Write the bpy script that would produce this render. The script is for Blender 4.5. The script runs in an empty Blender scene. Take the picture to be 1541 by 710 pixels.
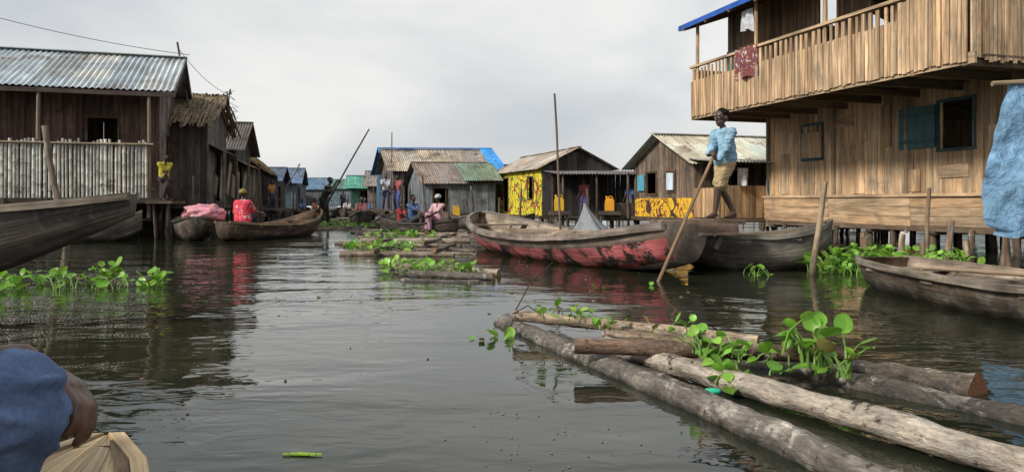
import bpy, math, random
import numpy as np
from mathutils import Vector, Matrix, noise as mnoise
R = random.Random(11)
V = Vector
scene = bpy.context.scene
COL = scene.collection
Z = V((0,0,1))

# ------------------------------------------------------------------ materials
MATS = {}
def nd(nt, typ, **kw):
    n = nt.nodes.new(typ)
    for k, v in kw.items(): setattr(n, k, v)
    return n
def newmat(name):
    m = bpy.data.materials.new(name); m.use_nodes = True
    nt = m.node_tree; nt.nodes.clear()
    out = nd(nt, 'ShaderNodeOutputMaterial'); b = nd(nt, 'ShaderNodeBsdfPrincipled')
    nt.links.new(b.outputs[0], out.inputs[0]); MATS[name] = m
    return m, nt, b
def noise_fac(nt, vec, scale, detail=3, rough=.6, dist=0):
    n = nd(nt, 'ShaderNodeTexNoise'); n.inputs['Scale'].default_value = scale
    n.inputs['Detail'].default_value = detail; n.inputs['Roughness'].default_value = rough
    n.inputs['Distortion'].default_value = dist
    nt.links.new(vec, n.inputs['Vector']); return n.outputs[0]
def mrange(nt, v, a, b, c, d):
    n = nd(nt, 'ShaderNodeMapRange'); nt.links.new(v, n.inputs[0])
    for i, x in enumerate((a, b, c, d)): n.inputs[i+1].default_value = x
    return n.outputs[0]
def mth(nt, op, a, b=None):
    n = nd(nt, 'ShaderNodeMath', operation=op); nt.links.new(a, n.inputs[0])
    if b is not None:
        if isinstance(b, (int, float)): n.inputs[1].default_value = b
        else: nt.links.new(b, n.inputs[1])
    return n.outputs[0]
def mul(nt, a, b): return mth(nt, 'MULTIPLY', a, b)
def add(nt, a, b): return mth(nt, 'ADD', a, b)
def mixc(nt, f, a, b):
    n = nd(nt, 'ShaderNodeMixRGB'); nt.links.new(f, n.inputs[0])
    for i, x in ((1, a), (2, b)):
        if isinstance(x, tuple): n.inputs[i].default_value = (*x, 1)
        else: nt.links.new(x, n.inputs[i])
    return n.outputs[0]
def scl(nt, c, f):
    n = nd(nt, 'ShaderNodeVectorMath', operation='SCALE'); nt.links.new(c, n.inputs[0]); nt.links.new(f, n.inputs['Scale'])
    return n.outputs[0]

def surf(name, grain=(3, 60), lo=.6, hi=1.25, rough=.8, bump=.3, bdist=.006, blot=(1.3, .7, 1.15), wet=None,
         patch=None, spec=.3, use_uv=True, translucent=0, patch2=None, streak=0):
    m, nt, b = newmat(name)
    at = nd(nt, 'ShaderNodeAttribute', attribute_name='Col')
    tc = nd(nt, 'ShaderNodeTexCoord'); geo = nd(nt, 'ShaderNodeNewGeometry')
    mp = nd(nt, 'ShaderNodeMapping'); mp.inputs['Scale'].default_value = (grain[0], grain[1], grain[1])
    nt.links.new(tc.outputs['UV'] if use_uv else geo.outputs['Position'], mp.inputs['Vector'])
    g = noise_fac(nt, mp.outputs[0], 1.0, 4, .7, .3)
    f = mrange(nt, g, .3, .7, lo, hi)
    bl = noise_fac(nt, geo.outputs['Position'], blot[0], 3, .6)
    f = mul(nt, f, mrange(nt, bl, .3, .7, blot[1], blot[2]))
    c = at.outputs['Color']
    if streak:
        mp2 = nd(nt, 'ShaderNodeMapping'); mp2.inputs['Scale'].default_value = (.9, 9, 9); nt.links.new(tc.outputs['UV'], mp2.inputs[0])
        st_ = noise_fac(nt, mp2.outputs[0], 1.0, 3, .6)
        f = mul(nt, f, mrange(nt, st_, .38, .62, 1-streak, 1+streak*.35))
    for p in (patch, patch2):
        if p:
            pc, sc, t0, t1 = p
            pf = noise_fac(nt, geo.outputs['Position'], sc, 5, .7, .5)
            c = mixc(nt, mrange(nt, pf, t0, t1, 0, 1), c, pc)
    rg = None
    if wet:
        sx = nd(nt, 'ShaderNodeSeparateXYZ'); nt.links.new(geo.outputs['Position'], sx.inputs[0])
        zz = add(nt, sx.outputs[2], mrange(nt, bl, .3, .7, -wet[2], wet[2]))
        w = mrange(nt, zz, wet[0], wet[1], .3, 1.0)
        f = mul(nt, f, w)
        rg = mrange(nt, zz, wet[0], wet[1], .3, rough)
    c = scl(nt, c, f)
    nt.links.new(c, b.inputs['Base Color'])
    if rg: nt.links.new(rg, b.inputs['Roughness'])
    else: b.inputs['Roughness'].default_value = rough
    b.inputs['Specular IOR Level'].default_value = spec
    if bump:
        bp = nd(nt, 'ShaderNodeBump'); bp.inputs['Strength'].default_value = bump; bp.inputs['Distance'].default_value = bdist
        nt.links.new(g, bp.inputs['Height']); nt.links.new(bp.outputs[0], b.inputs['Normal'])
    if translucent:
        tr = nd(nt, 'ShaderNodeBsdfTranslucent'); nt.links.new(c, tr.inputs[0])
        mx = nd(nt, 'ShaderNodeMixShader'); mx.inputs[0].default_value = translucent
        out = [n for n in nt.nodes if n.type == 'OUTPUT_MATERIAL'][0]
        nt.links.new(b.outputs[0], mx.inputs[1]); nt.links.new(tr.outputs[0], mx.inputs[2]); nt.links.new(mx.outputs[0], out.inputs[0])
    return m
surf('wood', bump=.6, lo=.6, hi=1.25, streak=.42, blot=(1.1, .72, 1.12), patch=((.26, .22, .18), 1.7, .56, .74))
surf('weathered_wood', lo=.5, hi=1.35, blot=(1.6, .6, 1.2), bump=.6, patch=((.06, .055, .05), 2.2, .54, .68), streak=.4)
surf('hull_wood', grain=(2.2, 45), lo=.5, hi=1.35, wet=(.01, .12, .04), blot=(3.5, .5, 1.3), bump=.8, bdist=.012, patch=((.24, .22, .19), 4.5, .55, .66), streak=.5)
surf('hull_pink', grain=(2.5, 35), lo=.6, hi=1.2, wet=(-.01, .09, .04), blot=(3, .65, 1.15), bump=.7, bdist=.01,
     patch=((.04, .03, .025), 2.6, .485, .54), patch2=((.28, .23, .21), 7, .59, .66), streak=.4)
surf('bark', grain=(16, 55), lo=.45, hi=1.4, wet=(-.005, .05, .015), blot=(6, .55, 1.25), bump=1, bdist=.014, patch=((.42, .38, .32), 9, .54, .62), patch2=((.06, .045, .035), 12, .57, .65), streak=.45)
surf('cut_wood', grain=(60, 60), lo=.5, hi=1.2, use_uv=False, bump=.8, bdist=.01)
surf('metal_roof', grain=(.8, 14), lo=.75, hi=1.15, rough=.6, bump=0, blot=(.9, .75, 1.15), patch=((.17, .09, .06), 1.5, .54, .70), spec=.4, streak=.3)
surf('rusty_roof', grain=(.8, 14), lo=.7, hi=1.2, rough=.7, bump=0, blot=(1.2, .65, 1.2), patch=((.12, .08, .06), 1.3, .52, .68), streak=.3)
surf('thatch', grain=(6, 120), lo=.35, hi=1.5, rough=.95, bump=1, bdist=.03)
surf('bamboo', grain=(4, 30), lo=.7, hi=1.2, rough=.6, bump=.2, blot=(2, .6, 1.2), patch=((.14, .12, .09), 5, .56, .68))
surf('painted', grain=(3, 12), lo=.8, hi=1.1, rough=.6, bump=.15, blot=(2.5, .7, 1.1), patch=((.10, .09, .07), 4, .62, .70))
surf('skin', grain=(40, 40), lo=.88, hi=1.1, rough=.45, bump=.12, bdist=.001, use_uv=False, blot=(8, .85, 1.15), spec=.45)
surf('cloth', grain=(28, 28), lo=.72, hi=1.2, rough=.9, bump=.5, bdist=.008, use_uv=False, blot=(9, .75, 1.15), spec=.15)
surf('denim', grain=(150, 150), lo=.75, hi=1.2, rough=.9, bump=.5, bdist=.002, use_uv=False, blot=(11, .6, 1.35), spec=.12)
surf('print_cloth', grain=(30, 30), lo=.8, hi=1.2, rough=.9, bump=.3, use_uv=False, patch=((.65, .6, .62), 14, .57, .60), patch2=((.05, .12, .45), 11, .60, .63))
surf('plastic', grain=(5, 5), lo=.9, hi=1.1, rough=.4, bump=0, use_uv=False, spec=.5)
surf('leaf', grain=(6, 40), lo=.75, hi=1.2, rough=.38, bump=.15, blot=(9, .7, 1.2), spec=.45, translucent=.35)
surf('tarp', grain=(9, 9), lo=.65, hi=1.2, rough=.5, bump=1, bdist=.06, use_uv=False, blot=(3, .7, 1.25), translucent=.15)
surf('net', grain=(60, 60), lo=.4, hi=1.2, rough=.9, bump=.6, use_uv=False, translucent=.3)

def mural(name, base, cA, cB, sA=1.3, sB=1.9):
    m, nt, b = newmat(name)
    geo = nd(nt, 'ShaderNodeNewGeometry'); p = geo.outputs['Position']
    def stroke(sc, wd, off, dist):
        mp = nd(nt, 'ShaderNodeMapping'); mp.inputs['Location'].default_value = (off, off*2, off*.7)
        nt.links.new(p, mp.inputs[0]); n = noise_fac(nt, mp.outputs[0], sc, 0, .5, dist)
        a = mth(nt, 'ABSOLUTE', mth(nt, 'SUBTRACT', n, .5)); return mrange(nt, a, wd, wd*1.25, 1, 0)
    c = mixc(nt, stroke(sA, .045, 3, 1.6), base, cA)
    c = mixc(nt, stroke(sB, .030, 17, 2.2), c, cB)
    c = mixc(nt, mrange(nt, noise_fac(nt, p, 2.2, 5, .7), .6, .66, 0, .8), c, (.09, .07, .04))
    f = mrange(nt, noise_fac(nt, p, 5, 5), .3, .7, .7, 1.1)
    nt.links.new(scl(nt, c, f), b.inputs['Base Color']); b.inputs['Roughness'].default_value = .8
mural('mural_paint', (.70, .60, .03), (.33, .04, .03), (.05, .16, .03))
mural('mural_orange', (.72, .42, .02), (.03, .02, .015), (.25, .06, .02), 1.8, 3)

# ------------------------------------------------------------------ mesh part builder
def vary(c, a=.2):
    k = R.uniform(1-a, 1+a); h = R.uniform(-.06, .06)
    return (max(0, c[0]*k*(1+h)), c[1]*k, max(0, c[2]*k*(1-h)))
class Part:
    def __init__(s): s.v = []; s.f = []; s.uv = []; s.c = []; s.m = []
    def face(s, idx, uv, col, mat): s.f.append(idx); s.uv.append(uv); s.c.append(col); s.m.append(mat)
    def quad(s, a, b, c, d, col, mat):
        n = len(s.v); s.v += [V(a), V(b), V(c), V(d)]
        l = (V(b)-V(a)).length; w = (V(d)-V(a)).length
        s.face((n, n+1, n+2, n+3), ((0, 0), (l, 0), (l, w), (0, w)), col, mat)
    def box(s, c, hx, hy, hz, col, mat='wood'):
        c = V(c); H = [V(hx), V(hy), V(hz)]
        L = [h.length*2 for h in H]; la = max(range(3), key=lambda i: L[i])
        n = len(s.v); pos = []
        for i in (-1, 1):
            for j in (-1, 1):
                for k in (-1, 1):
                    s.v.append(c+H[0]*i+H[1]*j+H[2]*k); pos.append((i*L[0]/2, j*L[1]/2, k*L[2]/2))
        o = (R.uniform(0, 50), R.uniform(0, 50))
        oth = [i for i in range(3) if i != la]
        for q in ((0, 1, 3, 2), (4, 6, 7, 5), (0, 4, 5, 1), (2, 3, 7, 6), (0, 2, 6, 4), (1, 5, 7, 3)):
            uv = tuple((pos[i][la]+o[0], pos[i][oth[0]]+pos[i][oth[1]]*.97+o[1]) for i in q)
            s.face(tuple(n+i for i in q), uv, col, mat)
    def beam(s, p0, p1, w, h, col, mat='wood', up=Z):
        p0, p1 = V(p0), V(p1); d = p1-p0; L = d.length; d.normalize()
        x = d.cross(V(up))
        if x.length < 1e-3: x = d.cross(V((1, 0, 0)))
        x.normalize(); y = x.cross(d)
        s.box((p0+p1)/2, d*L/2, x*w/2, y*h/2, col, mat)
    def tube(s, pts, rs, col, mat, ring=8, caps=True, capcol=None, capmat=None, rough=0):
        pts = [V(p) for p in pts]
        if isinstance(rs, (int, float)): rs = [rs]*len(pts)
        n0 = len(s.v); o = (R.uniform(0, 50), R.uniform(0, 50)); acc = 0; lens = []
        ref = None; sd = R.uniform(0, 100)
        for i, p in enumerate(pts):
            d = (pts[min(i+1, len(pts)-1)]-pts[max(i-1, 0)]).normalized()
            if ref is None: ref = d.orthogonal().normalized()
            x = (ref-d*ref.dot(d)).normalized(); ref = x; y = d.cross(x)
            if i: acc += (p-pts[i-1]).length
            lens.append(acc)
            for k in range(ring):
                a = 2*math.pi*k/ring; r = rs[i]
                if rough: r *= 1+rough*mnoise.noise(V((math.cos(a)*1.3+sd, math.sin(a)*1.3, acc*5)))+rough*.5*mnoise.noise(V((math.cos(a)*3+sd, math.sin(a)*3, acc*14)))
                s.v.append(p+x*math.cos(a)*r+y*math.sin(a)*r)
        for i in range(len(pts)-1):
            for k in range(ring):
                k2 = (k+1) % ring
                a = rs[i]*2*math.pi/ring
                uv = ((lens[i]+o[0], k*a+o[1]), (lens[i]+o[0], (k+1)*a+o[1]), (lens[i+1]+o[0], (k+1)*a+o[1]), (lens[i+1]+o[0], k*a+o[1]))
                s.face((n0+i*ring+k, n0+i*ring+k2, n0+(i+1)*ring+k2, n0+(i+1)*ring+k), uv, col, mat)
        if caps:   # separate cap rings keep the sawn end crisp under smooth shading
            for b, rev in ((n0, True), (n0+(len(pts)-1)*ring, False)):
                cb = len(s.v); s.v += [V(s.v[b+k]) for k in range(ring)]
                cen = len(s.v); s.v.append(pts[0] if rev else pts[-1])
                for k in range(ring):
                    idx = (cb+k, cb+(k+1) % ring, cen)
                    if rev: idx = idx[::-1]
                    s.face(idx, ((0, 0), (.01, 0), (0, .01)), capcol or col, capmat or mat)
    def log(s, p0, p1, r0, r1, col, bend=.02, ring=14, seg=18, mat='bark', cut=(.30, .19, .10), rough=.22):
        p0, p1 = V(p0), V(p1); d = p1-p0; sd = R.uniform(0, 99); pts = []; rs = []
        for i in range(seg+1):
            t = i/seg
            off = V((mnoise.noise(V((sd, t*2, 0))), mnoise.noise(V((sd, t*2, 7))), mnoise.noise(V((sd, t*2, 13)))*.4))*bend*d.length
            pts.append(p0+d*t+off*math.sin(math.pi*t)); rs.append((r0+(r1-r0)*t)*(1+.12*mnoise.noise(V((sd+5, t*9, 2)))))
        s.tube(pts, rs, col, mat, ring=ring, capcol=cut, capmat='cut_wood', rough=rough)
    def pole(s, p0, p1, r, col, mat='wood', seg=5, ring=7):
        s.log(p0, p1, r, r*.8, col, bend=.012, ring=ring, seg=seg, mat=mat, rough=.1)
    def corr(s, p, u, v, col, mat, pitch=.09, amp=.017, rows=3, va=.12):
        p, u, v = V(p), V(u), V(v); n = u.cross(v).normalized()
        if n.z < 0: n = -n
        W = u.length; nu = max(4, int(W/pitch*4)); n0 = len(s.v)
        tones = [vary(col, va) for _ in range(int(W/.75)+2)]
        tr = [[vary(t, va*.6) for t in tones] for _ in range(rows)]
        for j in range(rows+1):
            for i in range(nu+1):
                t = i/nu
                s.v.append(p+u*t+v*(j/rows)+n*(amp*math.sin(t*W/pitch*2*math.pi)+.012*mnoise.noise(V((t*W, j*3., p.x)))))
        L = v.length
        for j in range(rows):
            for i in range(nu):
                a = n0+j*(nu+1)+i
                uv = [(y*L/rows, x*W/nu) for x, y in ((i, j), (i+1, j), (i+1, j+1), (i, j+1))]
                s.face((a, a+1, a+nu+2, a+nu+1), uv, tr[j][int(i/nu*W/.75)], mat)
    def build(s, name, parent=None, smooth=False):
        me = bpy.data.meshes.new(name)
        off = V(parent.location) if parent else V((0, 0, 0))
        me.from_pydata([tuple(v-off) for v in s.v], [], s.f)
        names = []
        for m in s.m:
            if m not in names: names.append(m)
        for m in names: me.materials.append(MATS[m])
        me.polygons.foreach_set('material_index', [names.index(m) for m in s.m])
        uvl = me.uv_layers.new(name='UVMap'); uvl.data.foreach_set('uv', [x for f in s.uv for p in f for x in p])
        ca = me.color_attributes.new('Col', 'FLOAT_COLOR', 'CORNER')
        ca.data.foreach_set('color', [x for f, c in zip(s.f, s.c) for _ in f for x in (c[0], c[1], c[2], 1)])
        me.polygons.foreach_set('use_smooth', [smooth]*len(s.f))
        me.update()
        o = bpy.data.objects.new(name, me); COL.objects.link(o)
        if parent: o.parent = parent
        return o
def root(name, loc):
    e = bpy.data.objects.new(name, None); e.location = loc; e.empty_display_size = .3; COL.objects.link(e); return e

def plank_wall(P, p0, p1, z0, zt, w, col, nrm, mat='wood', ops=(), va=.25, thick=.025, zj=0, frame=(.12, .07, .04)):
    p0, p1 = V((p0[0], p0[1], 0)), V((p1[0], p1[1], 0)); d = p1-p0; L = d.length; d.normalize()
    n = V((nrm[0], nrm[1], 0)).normalized(); s = 0
    while s < L-.01:
        ww = w*R.uniform(.7, 1.3); e = min(s+ww, L); m = (s+e)/2
        top = zt(m) if callable(zt) else zt
        iv = [(z0-R.uniform(0, zj), top)]
        for (a, b, c, f) in ops:
            if a < m < b:
                nv = []
                for (x, y) in iv:
                    if c > x: nv.append((x, min(c, y)))
                    if f < y: nv.append((max(f, x), y))
                iv = nv
        cc = vary(col, va)
        if R.random() < .12: cc = tuple(x*.62 for x in cc)
        for (x, y) in iv:
            if y-x > .01:
                tl = d*R.uniform(-.004, .004)
                P.box(p0+d*m+Z*(x+y)/2+n*R.uniform(0, .016), d*((e-s)/2-R.uniform(.001, .006)), n*thick/2, Z*(y-x)/2+tl, cc, mat)
        s = e
    for (a, b, c, f) in ops:
        q = n*.02
        for (x0, z_0, x1, z_1) in ((a, c, a, f), (b, c, b, f), (a-.03, f+.025, b+.03, f+.025), (a-.03, c-.025, b+.03, c-.025)):
            P.beam(p0+d*x0+Z*z_0+q, p0+d*x1+Z*z_1+q, .05, .05, vary(frame, .1), 'wood', up=n)

def shack(name, O, A, L, B, W, z0, ze, zr, ridge='A', wall=(.12, .085, .06), roof=(.3, .27, .24), roofmat='rusty_roof', ov=.35,
          opA=(), opB=(), wmatA='weathered_wood', wmatB='weathered_wood', wallA=None, wallB=None, pw=.18, thatch=False, roof2=None):
    A = V((A[0], A[1], 0)).normalized(); B = V((B[0], B[1], 0)).normalized(); O = V((O[0], O[1], 0))
    F = lambda a, b, z: O+A*a+B*b+Z*z
    r = root(name, F(L/2, W/2, z0))
    P = Part()
    gA = (lambda s: ze+(zr-ze)*(1-abs(2*s/L-1))) if ridge == 'B' else ze
    gB = (lambda s: ze+(zr-ze)*(1-abs(2*s/W-1))) if ridge == 'A' else ze
    plank_wall(P, F(0, 0, 0), F(L, 0, 0), z0, gA, pw, wallA or wall, -B, wmatA, opA)
    plank_wall(P, F(0, 0, 0), F(0, W, 0), z0, gB, pw, wallB or wall, -A, wmatB, opB)
    plank_wall(P, F(L, 0, 0), F(L, W, 0), z0, gB, pw*2, wall, A, wmatB)
    plank_wall(P, F(0, W, 0), F(L, W, 0), z0, gA, pw*2, wall, B, wmatB)
    P.box(F(L/2, W/2, z0-.06), A*(L/2+.15), B*(W/2+.15), Z*.05, (.10, .075, .055), 'weathered_wood')
    P.build('walls', r)
    S = Part(); k = max(2, int(L/1.0)); k2 = max(2, int(W/1.0))
    for i in range(k+1):
        for j in range(k2+1):
            if 0 < i < k and 0 < j < k2: continue
            S.pole(F(L*i/k, W*j/k2, -.6)+V((R.uniform(-.15, .15), R.uniform(-.15, .15), 0)), F(L*i/k, W*j/k2, z0-.05), .055, vary((.07, .055, .045)), 'hull_wood', seg=2)
    S.build('stilts', r, True)
    T = Part(); m = 'thatch' if thatch else roofmat
    if ridge == 'A': e0, e1, r0 = (lambda t: F(t, -ov, 0)), (lambda t: F(t, W+ov, 0)), (lambda t: F(t, W/2, 0)); LL = L; half = W/2
    else: e0, e1, r0 = (lambda t: F(-ov, t, 0)), (lambda t: F(L+ov, t, 0)), (lambda t: F(L/2, t, 0)); LL = W; half = L/2
    drop = (zr-ze)/half*ov
    for e, cc in ((e0, roof), (e1, roof2 or roof)):
        a = e(-ov)+Z*(ze-drop+.04); b = e(LL+ov)+Z*(ze-drop+.04); t0 = r0(-ov)+Z*(zr+.05)
        if thatch:
            for q in range(int((LL+2*ov)/.035)):
                s0 = a+(b-a)*(q*.035/(LL+2*ov)); s1 = t0+(b-a)*(q*.035/(LL+2*ov))
                nseg = 6
                for w_ in range(nseg):
                    x = s0.lerp(s1, w_/nseg-.12+R.uniform(-.09, .09)); y = s0.lerp(s1, (w_+1.2)/nseg)
                    sh_ = (b-a).normalized()*R.uniform(-.09, .09)
                    T.beam(x+Z*(-.08+R.uniform(0, .13))+sh_, y+Z*R.uniform(.02, .10), .04, .02, vary(roof, .45), 'thatch')
        else:
            T.corr(a, b-a, t0-a, cc, m, va=.18)
    T.beam(r0(-ov)+Z*(zr+.07), r0(LL+ov)+Z*(zr+.07), .18, .03, roof, m)
    T.build('roof', r)
    return r, F

# ------------------------------------------------------------------ right two-storey stilt house
A1 = V((-.293, .956, 0)); B1 = V((.956, .293, 0)); O1 = V((6.29, 10.39, 0))
def H1(a, b, z): return O1+A1*a+B1*b+Z*z
rh = root('two_storey_stilt_house', H1(4, 4, .5))
TAN = (.58, .395, .235); TAN2 = (.45, .33, .21)
P = Part()
wa0, wa1, wb = .9, 7.1, 1.9
ops = [(1.585-wa0, 2.32-wa0, 1.78, 2.58), (5.25-wa0, 5.9-wa0, 1.80, 2.5)]
plank_wall(P, H1(wa0, wb, 0), H1(wa1, wb, 0), .95, 2.88, .21, TAN, -B1, 'wood', ops, va=.3, frame=(.05, .10, .12))
plank_wall(P, H1(wa0, wb, 0), H1(wa0, 6.2, 0), .45, 2.88, .19, (.3, .21, .13), -A1, 'wood', va=.2)
plank_wall(P, H1(wa1, wb, 0), H1(wa1, 6.2, 0), .45, 2.88, .22, TAN2, A1, 'wood')
plank_wall(P, H1(wa0, 6.2, 0), H1(wa1, 6.2, 0), .45, 2.88, .25, TAN2, B1, 'wood')
for i, (z_, off) in enumerate(((.53, .06), (.70, .09), (.87, .12))):
    for s in range(3):
        a0 = .75+s*2.12; a1 = a0+2.16
        P.box(H1((a0+a1)/2, wb-off+.02*i-.01*s, z_+R.uniform(-.015, .015)), A1*(a1-a0)/2+Z*R.uniform(-.02, .02), B1*.014, Z*.095, vary(TAN, .22), 'wood')
P.beam(H1(.7, wb-.1, .985), H1(7.2, wb-.1, .985), .09, .05, vary(TAN), 'wood')
P.beam(H1(.6, wb-.02, .40), H1(7.3, wb-.02, .40), .12, .1, (.16, .11, .07), 'wood')
for a in (.9, 3.0, 4.9, 7.1): P.beam(H1(a, wb-.05, .3), H1(a, wb-.05, 2.88), .08, .05, vary(TAN2), 'wood')
P.box(H1(4, 4.1, .4), A1*3.2, B1*2.1, Z*.03, (.12, .09, .06), 'wood')
for (a, z_, w, h) in ((4.2, 1.35, .16, .32), (3.5, 2.3, .12, .4), (6.5, 1.5, .15, .45), (2.9, 1.25, .2, .2), (1.2, 1.5, .14, .6), (6.2, 2.6, .2, .2), (4.6, 2.5, .25, .12), (2.0, 1.4, .3, .12)):
    P.box(H1(a, wb-.03, z_), A1*w, B1*.012, Z*h, vary(TAN, .35), 'wood')
P.build('ground_floor_walls', rh)
P = Part()
for i in range(4): P.box(H1(2.36+.1+i*.2, wb-.05, 2.19), A1*.098, B1*.015, Z*.37, vary((.06, .14, .15), .15), 'painted')
for z_ in (1.95, 2.42): P.box(H1(2.75, wb-.075, z_), A1*.38, B1*.012, Z*.03, (.05, .11, .12), 'painted')
for i in range(3): P.box(H1(5.36+i*.21, wb-.045, 2.08), A1*.102, B1*.012, Z*.27, vary(TAN, .15), 'wood')
for i in range(5): P.box(H1(5.3+i*.14, wb-.03, 2.45), A1*.02, B1*.012, Z*.12, vary(TAN, .15), 'wood')
P.build('window_shutters', rh)
P = Part()
for i in range(9):
    a = .05+i*.9
    P.beam(H1(a, -.05, 2.80), H1(a, 6.2, 2.80), .07, .13, vary((.22, .15, .09)), 'wood')
for i in range(10):
    b = .1+i*.2
    P.beam(H1(-.05, b, 2.885), H1(7.25, b, 2.885), .19, .025, vary((.22, .15, .10)), 'wood')
P.beam(H1(-.1, -.02, 2.83), H1(7.3, -.02, 2.83), .04, .16, TAN2, 'wood')
k = 0; a = 0.0
while a < 7.25:
    w = R.uniform(.05, .075); top = 3.9 if k % 2 == 0 else (3.62 if a > 1.1 else 3.9)
    if a < 1.0: top = 5.2
    c_ = vary(TAN, .3)
    P.box(H1(a+w/2, -.06+R.uniform(-.008, .008), (2.82+top)/2-R.uniform(0, .04)), A1*w/2, B1*.012, Z*(top-2.82)/2+A1*R.uniform(-.008, .008), c_, 'wood')
    a += w+R.uniform(.006, .018); k += 1
P.beam(H1(.9, -.06, 3.93), H1(7.3, -.06, 3.93), .09, .05, vary(TAN2), 'wood')
P.beam(H1(.9, -.03, 3.58), H1(7.3, -.03, 3.58), .04, .06, vary(TAN2), 'wood')
b = -.03
while b < 3.0:
    w = R.uniform(.05, .075)
    P.box(H1(-.03+R.uniform(-.01, .01), b+w/2, 4.0), A1*.012, B1*w/2, Z*(1.2+R.uniform(-.04, .04)), vary(TAN, .3), 'wood'); b += w+.012
for b in np.arange(0, 1.0, .085): P.box(H1(7.25, b, 3.36), A1*.012, B1*.035, Z*.52, vary(TAN2, .2), 'wood')
P.build('balcony', rh)
P = Part()
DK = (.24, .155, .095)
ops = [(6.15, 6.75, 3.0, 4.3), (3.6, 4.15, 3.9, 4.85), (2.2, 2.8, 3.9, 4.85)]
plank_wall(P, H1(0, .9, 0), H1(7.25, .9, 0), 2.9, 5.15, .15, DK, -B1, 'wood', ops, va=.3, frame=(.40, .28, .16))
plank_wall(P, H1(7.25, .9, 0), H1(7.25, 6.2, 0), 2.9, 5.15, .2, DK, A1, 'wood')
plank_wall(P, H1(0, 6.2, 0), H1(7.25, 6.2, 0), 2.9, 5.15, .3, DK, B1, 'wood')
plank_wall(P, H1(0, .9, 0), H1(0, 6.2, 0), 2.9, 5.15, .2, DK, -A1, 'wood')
for a in (7.1, 4.9, 2.9, 1.0): P.pole(H1(a, .0, 2.9), H1(a, .0, 4.95), .045, vary((.42, .29, .17)), 'wood')
for i in range(3): P.box(H1(6.86+i*.14, .84, 4.05), A1*.068, B1*.012, Z*.28, (.06, .16, .13), 'painted')
for i in range(9): P.beam(H1(.1+i*.9, -.25, 4.80), H1(.1+i*.9, 3.5, 6.1), .05, .08, DK, 'wood')
P.build('upper_floor_walls', rh)
P = Part()
P.corr(H1(-.6, -.2, 4.88), A1*8.1, B1*3.75+Z*1.3, (.30, .22, .16), 'rusty_roof')
P.corr(H1(-.6, 7.3, 4.88), A1*8.1, B1*-3.75+Z*1.3, (.30, .22, .16), 'rusty_roof')
P.box(H1(3.45, -.24, 4.86), A1*4.08, B1*.012, Z*.055, (.02, .10, .42), 'painted')
P.beam(H1(7.5, -.24, 4.85), H1(7.5, 3.6, 6.15), .02, .11, (.02, .10, .42), 'painted')
P.build('roof', rh)
P = Part()
for i in range(9):
    for j in range(4):
        a = .9+i*.78+R.uniform(-.12, .12); b = 1.85+j*1.3+R.uniform(-.1, .1)
        P.pole(H1(a+R.uniform(-.15, .15), b, -.6), H1(a, b, .4), R.uniform(.045, .08), vary((.16, .11, .075), .4), 'hull_wood', seg=3)
for i in range(5): P.beam(H1(.9+i*1.5, 1.8, .33), H1(.9+i*1.5, 6.2, .33), .08, .08, (.1, .07, .05), 'wood')
P.build('stilts', rh, True)

def drape(name, p, u, drop, col, mat='cloth', n=10, fold=.05):
    P = Part(); p, u, drop = V(p), V(u), V(drop); nn = u.cross(drop).normalized(); base = len(P.v)
    sd = R.uniform(0, 50)
    for j in range(n+1):
        for i in range(n+1):
            s, t = i/n, j/n
            P.v.append(p+u*(s+(.5-s)*.18*t*math.sin(sd))+drop*(t*(1+.2*mnoise.noise(V((s*4, sd, 0)))))+nn*(fold*math.sin(s*9+sd)*(.3+t)+.02*mnoise.noise(V((s*5, t*5, sd)))))
    for j in range(n):
        for i in range(n):
            a = base+j*(n+1)+i
            P.face((a, a+1, a+n+2, a+n+1), ((i, j), (i+1, j), (i+1, j+1), (i, j+1)), col, mat)
    return P.build(name, None, True)
drape('hanging_patterned_cloth', H1(4.7, -.12, 3.97), A1*.75, V((0, 0, -.62)), (.20, .06, .05), 'print_cloth')
drape('hanging_shirt', H1(5.0, -.02, 4.75), A1*.35, V((0, 0, -.42)), (.5, .52, .56))

# ------------------------------------------------------------------ left stilt house
A2 = V((-.95, -.31, 0)); B2 = V((-.31, .95, 0)); O2 = V((-8.49, 17.6, 0))
def H2(a, b, z): return O2+A2*a+B2*b+Z*z
lh = root('tin_roof_stilt_house', H2(3, 3, 1))
BR = (.16, .10, .08)
P = Part()
plank_wall(P, H2(-.12, 1.2, 0), H2(9, 1.2, 0), .97, 3.72, .11, BR, -B2, 'weathered_wood', [(.9, 1.6, 1.0, 2.9)], va=.35)
g = lambda s: 3.5+1.15*(1-abs((s+1.2-2.8)/2.6))
plank_wall(P, H2(-.12, 1.2, 0), H2(-.12, 5.2, 0), .9, g, .12, (.30, .25, .22), -A2, 'weathered_wood', [(1.2, 1.9, 1.9, 2.6)], va=.3)
plank_wall(P, H2(-.12, 5.2, 0), H2(9, 5.2, 0), .97, 3.55, .3, BR, B2, 'weathered_wood')
P.box(H2(4.4, 2.6, .9), A2*4.7, B2*2.75, Z*.06, (.07, .05, .04), 'weathered_wood')
P.box(H2(.02, 2.75, 2.3), A2*.02, B2*.42, Z*.38, (.09, .08, .08), 'weathered_wood')
P.build('walls', lh)
P = Part()
P.corr(H2(-.6, -.05, 3.46), A2*10, B2*2.85+Z*1.28, (.50, .53, .53), 'metal_roof', pitch=.13, amp=.022, rows=4, va=.16)
P.corr(H2(-.6, 5.6, 3.46), A2*10, B2*-2.8+Z*1.28, (.50, .54, .54), 'metal_roof', pitch=.13, amp=.022)
P.beam(H2(-.62, 2.8, 4.76), H2(9.4, 2.8, 4.76), .3, .02, (.6, .63, .63), 'metal_roof')
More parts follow.
